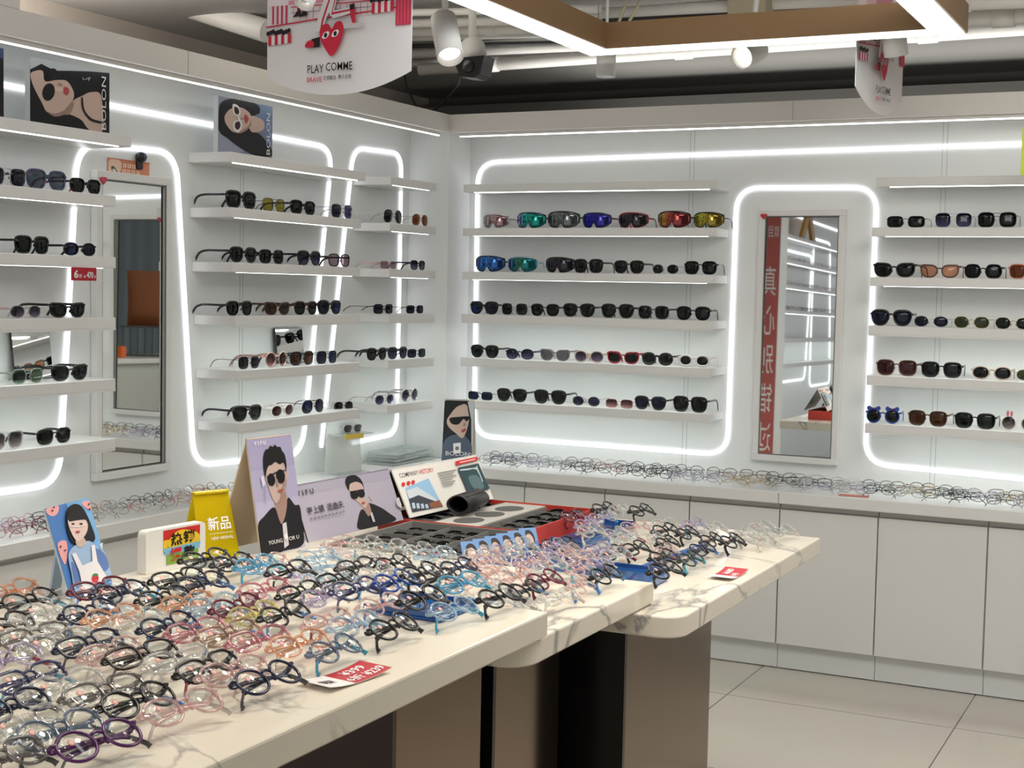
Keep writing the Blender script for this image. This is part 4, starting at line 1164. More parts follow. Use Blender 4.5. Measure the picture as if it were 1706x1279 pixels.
# frame materials
def plastic(r, g, b, rough=0.18): return flat(srgb(r, g, b), rough)
def crystal(name, tint, body, amount=0.55): return see_through(name, tint, amount, 0.04, body, 0.08, 1.5)
FM = {
    'black': plastic(22, 22, 24), 'matt black': plastic(30, 30, 32, 0.45), 'navy': plastic(28, 32, 62), 'dark brown': plastic(44, 32, 30), 'purple': plastic(84, 34, 92),
    'wine red': plastic(104, 30, 52), 'red': plastic(150, 30, 44), 'blue': plastic(40, 74, 150), 'white': plastic(232, 230, 224, 0.3), 'tortoiseshell': plastic(70, 44, 30),
    'champagne': plastic(196, 172, 158), 'dark green': plastic(34, 56, 52), 'brown': plastic(96, 70, 56), 'salmon': plastic(196, 130, 110),
    'silver': flat((0.55, 0.55, 0.56), 0.25, 1.0), 'gold': flat((0.62, 0.48, 0.28), 0.25, 1.0), 'gunmetal': flat((0.10, 0.10, 0.11), 0.3, 1.0), 'rose gold': flat((0.60, 0.38, 0.34), 0.25, 1.0),
    'dark metal': flat((0.05, 0.045, 0.05), 0.3, 0.8), 'lilac metal': flat((0.42, 0.36, 0.52), 0.3, 0.8),
    'clear': crystal('clear_frame', (0.97, 0.97, 0.96), (0.80, 0.80, 0.78), 0.78), 'clear pink': crystal('pink_frame', (0.97, 0.84, 0.83), (0.84, 0.62, 0.60), 0.67),
    'clear blue': crystal('pale_blue_frame', (0.80, 0.90, 0.97), (0.52, 0.68, 0.82), 0.67), 'clear orange': crystal('orange_frame', (0.97, 0.76, 0.62), (0.86, 0.46, 0.30), 0.62),
    'clear yellow': crystal('yellow_frame', (0.96, 0.92, 0.62), (0.82, 0.74, 0.36), 0.67), 'clear lilac': crystal('lilac_frame', (0.88, 0.82, 0.94), (0.62, 0.54, 0.74), 0.67),
    'smoky grey': crystal('smoke_frame', (0.60, 0.57, 0.55), (0.20, 0.18, 0.18), 0.52), 'clear rose': crystal('rose_frame', (0.92, 0.66, 0.70), (0.66, 0.24, 0.32), 0.57),
    'clear brown': crystal('brown_frame', (0.82, 0.70, 0.60), (0.42, 0.28, 0.20), 0.57), 'slate blue': crystal('slate_frame', (0.62, 0.68, 0.78), (0.14, 0.19, 0.30), 0.47),
    'bright blue': crystal('aqua_frame', (0.45, 0.78, 0.95), (0.12, 0.48, 0.72), 0.57), 'grey tinted': crystal('grey_frame', (0.66, 0.62, 0.62), (0.30, 0.27, 0.28), 0.47),
    'sage': crystal('sage_frame', (0.72, 0.78, 0.72), (0.40, 0.47, 0.42), 0.57), 'indigo': crystal('indigo_frame', (0.36, 0.36, 0.62), (0.04, 0.04, 0.14), 0.42),
}
def lens_tint(name, top, bottom=None, rough=0.02):
    """coloured lens, optionally paler toward its lower edge"""
    key = ('lens', name)
    if key in MATS: return MATS[key]
    mt = bpy.data.materials.new(name); mt.use_nodes = True; t = mt.node_tree; t.nodes.clear()
    o = t.nodes.new('ShaderNodeOutputMaterial'); tr = t.nodes.new('ShaderNodeBsdfTransparent'); gl = t.nodes.new('ShaderNodeBsdfGlossy'); gl.inputs['Roughness'].default_value = rough
    mx = t.nodes.new('ShaderNodeMixShader')
    if bottom is not None:
        tc = t.nodes.new('ShaderNodeTexCoord'); sp = t.nodes.new('ShaderNodeSeparateXYZ'); t.links.new(tc.outputs['Generated'], sp.inputs[0])
        rp = t.nodes.new('ShaderNodeValToRGB'); rp.color_ramp.elements[0].color = (*bottom, 1); rp.color_ramp.elements[1].color = (*top, 1)
        rp.color_ramp.elements[0].position = 0.1; rp.color_ramp.elements[1].position = 0.85
        t.links.new(sp.outputs[2], rp.inputs[0]); t.links.new(rp.outputs[0], tr.inputs[0])
    else: tr.inputs[0].default_value = (*top, 1)
    t.links.new(schlick(t, 0.035, 0.45), mx.inputs[0]); t.links.new(tr.outputs[0], mx.inputs[1]); t.links.new(gl.outputs[0], mx.inputs[2]); t.links.new(mx.outputs[0], o.inputs[0])
    MATS[key] = mt; return mt
def lens_mirror(name, c1, c2, c3=None):
    """mirror-coated lens whose coating colour shifts along its width"""
    mt, t, b = nt(name)
    tc = t.nodes.new('ShaderNodeTexCoord'); sp = t.nodes.new('ShaderNodeSeparateXYZ'); t.links.new(tc.outputs['Generated'], sp.inputs[0])
    rp = t.nodes.new('ShaderNodeValToRGB'); rp.color_ramp.elements[0].color = (*c1, 1); rp.color_ramp.elements[1].color = (*c2, 1)
    if c3: e = rp.color_ramp.elements.new(0.4); e.color = (*c3, 1)
    for e in rp.color_ramp.elements: e.color = tuple(c * 0.62 for c in e.color[:3]) + (1,)
    t.links.new(sp.outputs[0], rp.inputs[0]); t.links.new(rp.outputs[0], b.inputs['Base Color'])
    b.inputs['Metallic'].default_value = 0.75; b.inputs['Roughness'].default_value = 0.06
    return mt
LM = {
    'dark': lens_tint('dark_lens', (0.055, 0.06, 0.06)), 'dark green': lens_tint('green_black_lens', (0.05, 0.075, 0.06)), 'navy': lens_tint('navy_lens', (0.05, 0.07, 0.14)),
    'purple': lens_tint('purple_grey_lens', (0.12, 0.11, 0.20)), 'navy gradient': lens_tint('navy_fade_lens', (0.03, 0.035, 0.10), (0.28, 0.28, 0.42)),
    'purple gradient': lens_tint('purple_fade_lens', (0.06, 0.04, 0.09), (0.45, 0.38, 0.48)), 'burgundy gradient': lens_tint('burgundy_fade_lens', (0.12, 0.04, 0.06), (0.68, 0.48, 0.46)),
    'brown': lens_tint('brown_lens', (0.22, 0.12, 0.05)), 'orange brown': lens_tint('tan_lens', (0.40, 0.19, 0.07)), 'yellow': lens_tint('yellow_lens', (0.62, 0.56, 0.16)), 'peach': lens_tint('peach_lens', (0.80, 0.55, 0.42)),
    'grey': lens_tint('grey_lens', (0.34, 0.33, 0.34)), 'pale mauve': lens_tint('mauve_lens', (0.60, 0.50, 0.54)), 'green': lens_tint('green_lens', (0.20, 0.22, 0.13)), 'pale green': lens_tint('pale_green_lens', (0.34, 0.42, 0.34)),
    'burgundy': lens_tint('burgundy_lens', (0.20, 0.08, 0.09)), 'slate': lens_tint('slate_lens', (0.30, 0.34, 0.38)), 'grey gradient': lens_tint('grey_fade_lens', (0.06, 0.05, 0.06), (0.55, 0.5, 0.5)),
    'clear': lens_tint('clear_lens', (0.965, 0.975, 0.97)),
    'm_pink': lens_mirror('pink_mirror_lens', (0.52, 0.46, 0.42), (0.40, 0.22, 0.24), (0.60, 0.42, 0.42)), 'm_teal': lens_mirror('teal_mirror_lens', (0.25, 0.10, 0.65), (0.02, 0.30, 0.24), (0.02, 0.45, 0.36)),
    'm_grey': lens_mirror('grey_mirror_lens', (0.16, 0.17, 0.17), (0.24, 0.26, 0.27)), 'm_blue': lens_mirror('blue_mirror_lens', (0.02, 0.03, 0.55), (0.09, 0.08, 0.42), (0.02, 0.02, 0.35)),
    'm_red': lens_mirror('red_mirror_lens', (0.85, 0.62, 0.10), (0.30, 0.06, 0.07), (0.45, 0.08, 0.06)), 'm_gold': lens_mirror('gold_mirror_lens', (0.42, 0.62, 0.05), (0.36, 0.24, 0.06), (0.50, 0.40, 0.05)),
    'm_sky': lens_mirror('sky_mirror_lens', (0.02, 0.05, 0.35), (0.04, 0.09, 0.30), (0.05, 0.25, 0.75)), 'm_aqua': lens_mirror('aqua_mirror_lens', (0.02, 0.10, 0.45), (0.02, 0.28, 0.36), (0.04, 0.22, 0.12)),
    'm_black': lens_mirror('black_mirror_lens', (0.03, 0.03, 0.035), (0.07, 0.07, 0.075)),
}
STICK = flat(srgb(205, 130, 124), 0.4); STICKC = flat(srgb(222, 186, 178), 0.4)
PROTO = {}; MESHC = {}
DUMMY = flat((0.5, 0.5, 0.5), 0.5)
def meshes_for(st, pose, detail=False):
    k = (st, pose, detail)
    if k not in MESHC:
        out = {}
        for nm, mb in specs_meshes(st, pose, detail).items():
            out[nm] = mb.mesh('spectacle_' + nm.rstrip('2'), [DUMMY] if nm.startswith('lens') else [DUMMY, DUMMY])
        MESHC[k] = out
    return MESHC[k]
def specs(name, cat, st, pose, loc, rz, scale, frame, lens, label, group, tip=None, temple=None, accent=None, tilt=(0, 0), detail=False):
    """one pair: its own root and its own part objects, mesh data shared with the same model"""
    t = thing(name, label, cat, loc, rz, group)
    t.rotation_euler = (tilt[0], tilt[1], rz)
    t.scale = (scale,) * 3 if not isinstance(scale, tuple) else scale
    made = {}
    for nm, me in sorted(meshes_for(st, pose, detail).items(), key=lambda q: q[0].startswith(('sticker', 'temple_tip'))):
        base = nm.rstrip('2')
        if base == 'sticker' and (lens != 'clear' or frame in ('dark metal',)): continue
        o = bpy.data.objects.new(base, me); COL.objects.link(o); made[nm] = o
        o.parent = made['lens'] if base == 'sticker' else made[nm.replace('_tip', '')] if base == 'temple_tip' else t
        def setm(i, mt):
            o.material_slots[i].link = 'OBJECT'; o.material_slots[i].material = mt
        if base == 'lens': setm(0, LM[lens])
        elif base == 'frame': setm(0, FM[frame]); setm(1, accent or FM[frame])
        elif base == 'temple': setm(0, FM[temple or frame]); setm(1, tip or FM[temple or frame])
        elif base == 'temple_tip': setm(0, tip or FM[temple or frame]); setm(1, tip or FM[temple or frame])
        else: setm(0, STICK); setm(1, STICKC)
    return t
def width_of(st):
    if st == 'shield': return 0.136
    S = STYLE[st]; return 2 * (lens_pts(st) + S['a'] + S['rw'] + 2.5) * MM
STN = {'round': 'round', 'oval': 'oval', 'thickoval': 'thick oval', 'square': 'square', 'bigsquare': 'large square', 'rect': 'slim rectangular', 'wayfarer': 'trapezoid', 'cat': 'cat-eye', 'aviator': 'thin pilot',
       'sqmetal': 'thin square', 'polygon': 'angular', 'polymetal': 'thin angular', 'ovalmetal': 'thin oval', 'rectmetal': 'thin rectangular', 'club': 'browline', 'bear': 'bear-eared', 'bunny': 'rabbit-eared',
       'shield': 'sport', 'wire': 'wire-rimmed', 'wirerect': 'slim wire', 'kid': 'rounded', 'kidround': 'round', 'kidrect': 'rectangular'}
LNN = {'dark': 'dark', 'm_pink': 'pink mirrored', 'm_teal': 'teal', 'm_grey': 'grey mirrored', 'm_blue': 'deep blue', 'm_red': 'red amber', 'm_gold': 'gold mirrored', 'm_sky': 'bright blue', 'm_aqua': 'aqua mirrored', 'm_black': 'black mirrored'}
NTH = ['first', 'second', 'third', 'fourth', 'fifth', 'sixth', 'seventh', 'eighth', 'ninth']

def row_right(row, entries, place, order):
    z = ST[row]
    for i, e in enumerate(entries):
        x0, x1, st, fr, ln = e[:5]; opt = e[5] if len(e) > 5 else {}
        yf = opt.get('y', -0.158)
        a, b = PT(x0, 500, 1, yf).x, PT(x1, 500, 1, yf).x
        sc = min(1.2, max(0.82, (b - a) / width_of(st)))
        yaw = opt.get('yaw', random.uniform(-0.06, 0.06))
        lab = '%s %s sunglasses, %s lenses, %s from %s, %s shelf' % (fr, STN[st], LNN.get(ln, ln), NTH[i], order, place % ORD[row])
        specs('sunglasses', 'sunglasses', st, 'open', ((a + b) / 2, yf, z), yaw, (sc, sc, sc * 1.1), fr, ln, lab, 'sunglasses on the wall shelves', opt.get('tip'), opt.get('temple'), opt.get('accent'))
def row_left(row, entries, place, order):
    z = ST[row]
    for i, e in enumerate(entries):
        x0, x1, st, fr, ln = e[:5]; opt = e[5] if len(e) > 5 else {}
        xf = 0.152
        a, b = PT(x0, 500, 0, xf).y, PT(x1, 500, 0, xf).y
        sc = min(1.2, max(0.82, (b - a) / width_of(st)))
        yaw = opt.get('yaw', random.uniform(-0.05, 0.05))
        lab = '%s %s sunglasses, %s lenses, %s from %s, %s shelf' % (fr, STN[st], LNN.get(ln, ln), NTH[i], order, place % ORD[row])
        specs('sunglasses', 'sunglasses', st, 'open', (xf, (a + b) / 2, z), PI / 2 + yaw, (sc, sc, sc * 0.95), fr, ln, lab, 'sunglasses on the wall shelves', opt.get('tip'), opt.get('temple'), opt.get('accent'))
ML = '%s corner-side'; CO = 'the corner'
row_right(1, [(797, 840, 'shield', 'silver', 'm_pink'), (853, 901, 'shield', 'navy', 'm_teal'), (905, 957, 'shield', 'black', 'm_grey'), (962, 1010, 'shield', 'navy', 'm_blue'),
              (1023, 1072, 'shield', 'red', 'm_black'), (1088, 1142, 'shield', 'black', 'm_red'), (1147, 1198, 'shield', 'black', 'm_gold')], ML, CO)
row_right(2, [(786, 834, 'shield', 'navy', 'm_sky'), (842, 889, 'shield', 'clear blue', 'm_aqua', dict(yaw=0.12)), (903, 951, 'shield', 'black', 'm_black'), (953, 1004, 'bigsquare', 'black', 'dark green'),
              (1020, 1072, 'wayfarer', 'black', 'dark green'), (1084, 1130, 'oval', 'clear', 'dark'), (1138, 1193, 'square', 'black', 'dark')], ML, CO)
row_right(3, [(782, 831, 'wayfarer', 'black', 'navy'), (834, 880, 'sqmetal', 'silver', 'dark'), (884, 932, 'club', 'black', 'dark green'), (938, 991, 'wayfarer', 'black', 'dark'),
              (1001, 1057, 'wayfarer', 'black', 'dark green'), (1062, 1116, 'square', 'gunmetal', 'dark'), (1127, 1184, 'club', 'black', 'dark')], ML, CO)
row_right(4, [(784, 833, 'wayfarer', 'black', 'dark'), (844, 891, 'oval', 'navy', 'navy gradient'), (900, 952, 'cat', 'grey tinted', 'grey'), (957, 1009, 'oval', 'champagne', 'purple gradient'),
              (1012, 1068, 'cat', 'red', 'dark'), (1070, 1125, 'thickoval', 'black', 'dark'), (1132, 1186, 'thickoval', 'white', 'dark')], ML, CO)
row_right(5, [(781, 824, 'rectmetal', 'gunmetal', 'navy'), (830, 881, 'wayfarer', 'black', 'dark green'), (892, 947, 'wayfarer', 'black', 'dark'), (956, 1004, 'ovalmetal', 'silver', 'purple'),
              (1012, 1059, 'rectmetal', 'rose gold', 'burgundy gradient'), (1060, 1115, 'wayfarer', 'black', 'navy'), (1124, 1184, 'bigsquare', 'black', 'dark')], ML, CO)
MR = '%s mirror-side'; MI = 'the mirror'
row_right(1, [(1471, 1537, 'rectmetal', 'gunmetal', 'dark'), (1551, 1615, 'sqmetal', 'silver', 'navy gradient'), (1622, 1689, 'sqmetal', 'gunmetal', 'dark')], MR, MI)
row_right(2, [(1452, 1524, 'cat', 'black', 'dark'), (1530, 1597, 'cat', 'brown', 'peach'), (1603, 1669, 'polygon', 'black', 'dark'), (1677, 1745, 'square', 'salmon', 'orange brown')], MR, MI)
row_right(3, [(1451, 1521, 'wayfarer', 'black', 'navy'), (1523, 1582, 'ovalmetal', 'silver', 'navy'), (1589, 1651, 'polymetal', 'gold', 'green'), (1658, 1722, 'polymetal', 'gold', 'dark green')], MR, MI)
row_right(4, [(1463, 1533, 'square', 'brown', 'burgundy'), (1538, 1608, 'square', 'black', 'dark'), (1623, 1692, 'oval', 'champagne', 'dark'), (1696, 1760, 'oval', 'white', 'green')], MR, MI)
row_right(5, [(1449, 1507, 'bear', 'blue', 'dark', dict(accent=plastic(74, 40, 120))), (1519, 1587, 'square', 'tortoiseshell', 'brown'), (1597, 1668, 'square', 'black', 'dark green'), (1675, 1736, 'bunny', 'white', 'grey gradient', dict(accent=plastic(214, 110, 130)))], MR, MI)
LMID = '%s long poster-wall'; BE = 'the mirror'
row_left(1, [(377, 426, 'bigsquare', 'black', 'dark green'), (437, 475, 'sqmetal', 'gunmetal', 'yellow'), (484, 524, 'square', 'black', 'dark'), (549, 589, 'sqmetal', 'silver', 'purple')], LMID, BE)
row_left(2, [(381, 431, 'wayfarer', 'black', 'dark'), (432, 474, 'square', 'black', 'dark'), (494, 537, 'wayfarer', 'black', 'navy gradient'), (548, 583, 'square', 'dark metal', 'pale mauve')], LMID, BE)
row_left(3, [(375, 425, 'club', 'black', 'dark'), (440, 486, 'cat', 'tortoiseshell', 'brown'), (491, 530, 'club', 'tortoiseshell', 'dark green'), (528, 572, 'wayfarer', 'black', 'navy')], LMID, BE)
row_left(4, [(398, 435, 'sqmetal', 'gunmetal', 'dark'), (441, 484, 'round', 'rose gold', 'burgundy gradient'), (485, 525, 'square', 'black', 'brown'), (529, 564, 'sqmetal', 'dark metal', 'navy')], LMID, BE)
row_left(5, [(391, 438, 'wayfarer', 'black', 'dark'), (453, 494, 'oval', 'white', 'burgundy'), (506, 543, 'aviator', 'dark metal', 'navy')], LMID, BE)
LSM = '%s short'
row_left(1, [(637, 671, 'aviator', 'silver', 'dark'), (685, 713, 'aviator', 'gold', 'orange brown')], LSM, BE)
row_left(2, [(634, 661, 'rect', 'clear pink', 'pale mauve'), (684, 708, 'square', 'black', 'purple gradient')], LSM, BE)
row_left(3, [(623, 657, 'rectmetal', 'dark metal', 'navy'), (679, 706, 'rectmetal', 'dark metal', 'navy')], LSM, BE)
row_left(4, [(613, 647, 'club', 'black', 'dark green'), (649, 680, 'club', 'black', 'purple'), (682, 711, 'rectmetal', 'dark metal', 'navy')], LSM, BE)
row_left(5, [(629, 659, 'polymetal', 'silver', 'navy gradient'), (669, 703, 'round', 'silver', 'purple gradient')], LSM, BE)
LFT = '%s outermost poster-wall'; PE = 'the far end'
row_left(1, [(-22, 46, 'sqmetal', 'silver', 'navy'), (46, 112, 'bigsquare', 'indigo', 'slate'), (117, 169, 'square', 'black', 'dark', dict(tip=plastic(196, 60, 90)))], LFT, PE)
row_left(2, [(24, 85, 'bigsquare', 'black', 'dark green'), (107, 160, 'oval', 'black', 'navy')], LFT, PE)
row_left(3, [(17, 71, 'oval', 'clear', 'purple gradient', dict(temple='clear pink')), (83, 144, 'cat', 'black', 'dark')], LFT, PE)
row_left(4, [(18, 75, 'polygon', 'sage', 'pale green'), (83, 151, 'cat', 'black', 'dark')], LFT, PE)
row_left(5, [(-22, 42, 'bigsquare', 'clear', 'grey gradient'), (62, 119, 'square', 'black', 'dark')], LFT, PE)
# spare pairs on the clear stand
for (px, py, st, fr, ln, dz, txt) in ((548, 660, 'aviator', 'gunmetal', 'dark', 0.256, 'thin sunglasses on the upper ledge of the clear acrylic stand'), (566, 705, 'square', 'silver', 'grey', 0.164, 'grey lensed sunglasses on the lower ledge of the clear acrylic stand')):
    specs('sunglasses', 'sunglasses', st, 'open', (0.135 if dz > .2 else 0.15, -0.915 if dz > .2 else -0.87, 0.7005 + dz), math.radians(72), 0.72, fr, ln, txt, 'sunglasses on the clear stand')
# folded sunglasses lying in the compartments
def in_box(B, cells, rows, cols, label, z, skip=()):
    for (r, c) in cells:
        x = B[0] + (B[2] - B[0]) * (r + 0.5) / rows; y = B[1] + (B[3] - B[1]) * (c + 0.5) / cols
        st = random.choice(['square', 'rectmetal', 'oval', 'wayfarer'])
        L_ = (B[3] - B[1]) / cols
        specs('sunglasses', 'sunglasses', st, 'folded', (x, y, z), random.uniform(-0.05, 0.05), min(0.85, (B[2] - B[0]) / rows * 0.92 / width_of(st)), 'black', 'dark', label, label + ' group')
in_box(BOX_B, [(r, c) for r in (0, 1, 2) for c in range(5)], 3, 5, 'black folded sunglasses lying in a compartment of the grey sample box', TZ[2] + 0.0095)
in_box(BOX_A, [(0, c) for c in range(6)] + [(2, c) for c in range(6)], 3, 6, 'black folded sunglasses lying in a compartment of the red sample box', TZ[2] + 0.0095)
# ------------------------------------------------------------------ spectacle frames on the tables
TIPS = {'b': plastic(60, 120, 190), 'g': plastic(70, 66, 70), 'r': plastic(150, 50, 60), 'c': plastic(60, 150, 180), 's': plastic(200, 190, 185), 'n': None}
placed = []
Z2 = lambda x, y: (x / 3.967, 960 + y / 3.967)
Z4p = lambda x, y: (300 + x / 3.412, 880 + y / 3.412)
Z5p = lambda x, y: (760 + x / 3.412, 780 + y / 3.412)
def top_at(px, py):
    for k, (lim0, lim1) in enumerate(((-9, -3.53), (-3.53, -2.99), (-2.99, -1.9))):
        p = PT(px, py, 2, TZ[k] + 0.02)
        if lim0 <= p.y < lim1: return p, TZ[k]
    return PT(px, py, 2, TZ[2] + 0.02), TZ[2]
def eye(px, py, frame, st, label, tip='n', yaw=None, sc=None, lift=0.0, temple=None, group='spectacle frames on the marble tables', tilt=(0, 0)):
    p, z = top_at(px, py)
    yaw = PI / 2 + (random.uniform(-0.14, 0.04) if yaw is None else yaw)
    sc = sc or random.uniform(0.98, 1.06)
    for X0, Y0, X1, Y1, dz in ((1.84, -2.93, 2.18, -2.745, 0.0215), (1.775, -2.50, 1.865, -2.15, 0.0175), (1.98, -3.70, 2.13, -3.57, 0.0085)):
        if X0 - 0.02 < p.x < X1 + 0.02 and Y0 - 0.03 < p.y < Y1 + 0.03: z += dz + 0.006; break
    placed.append((p.x, p.y))
    tp = TIPS[tip]
    return specs('eyeglasses', 'eyeglasses', st, 'folded', (p.x, p.y, z + 0.0006 + lift), yaw, sc, frame, 'clear', label, group, tp, temple, None, tilt, True)
NEAR = 'on the nearest marble table'
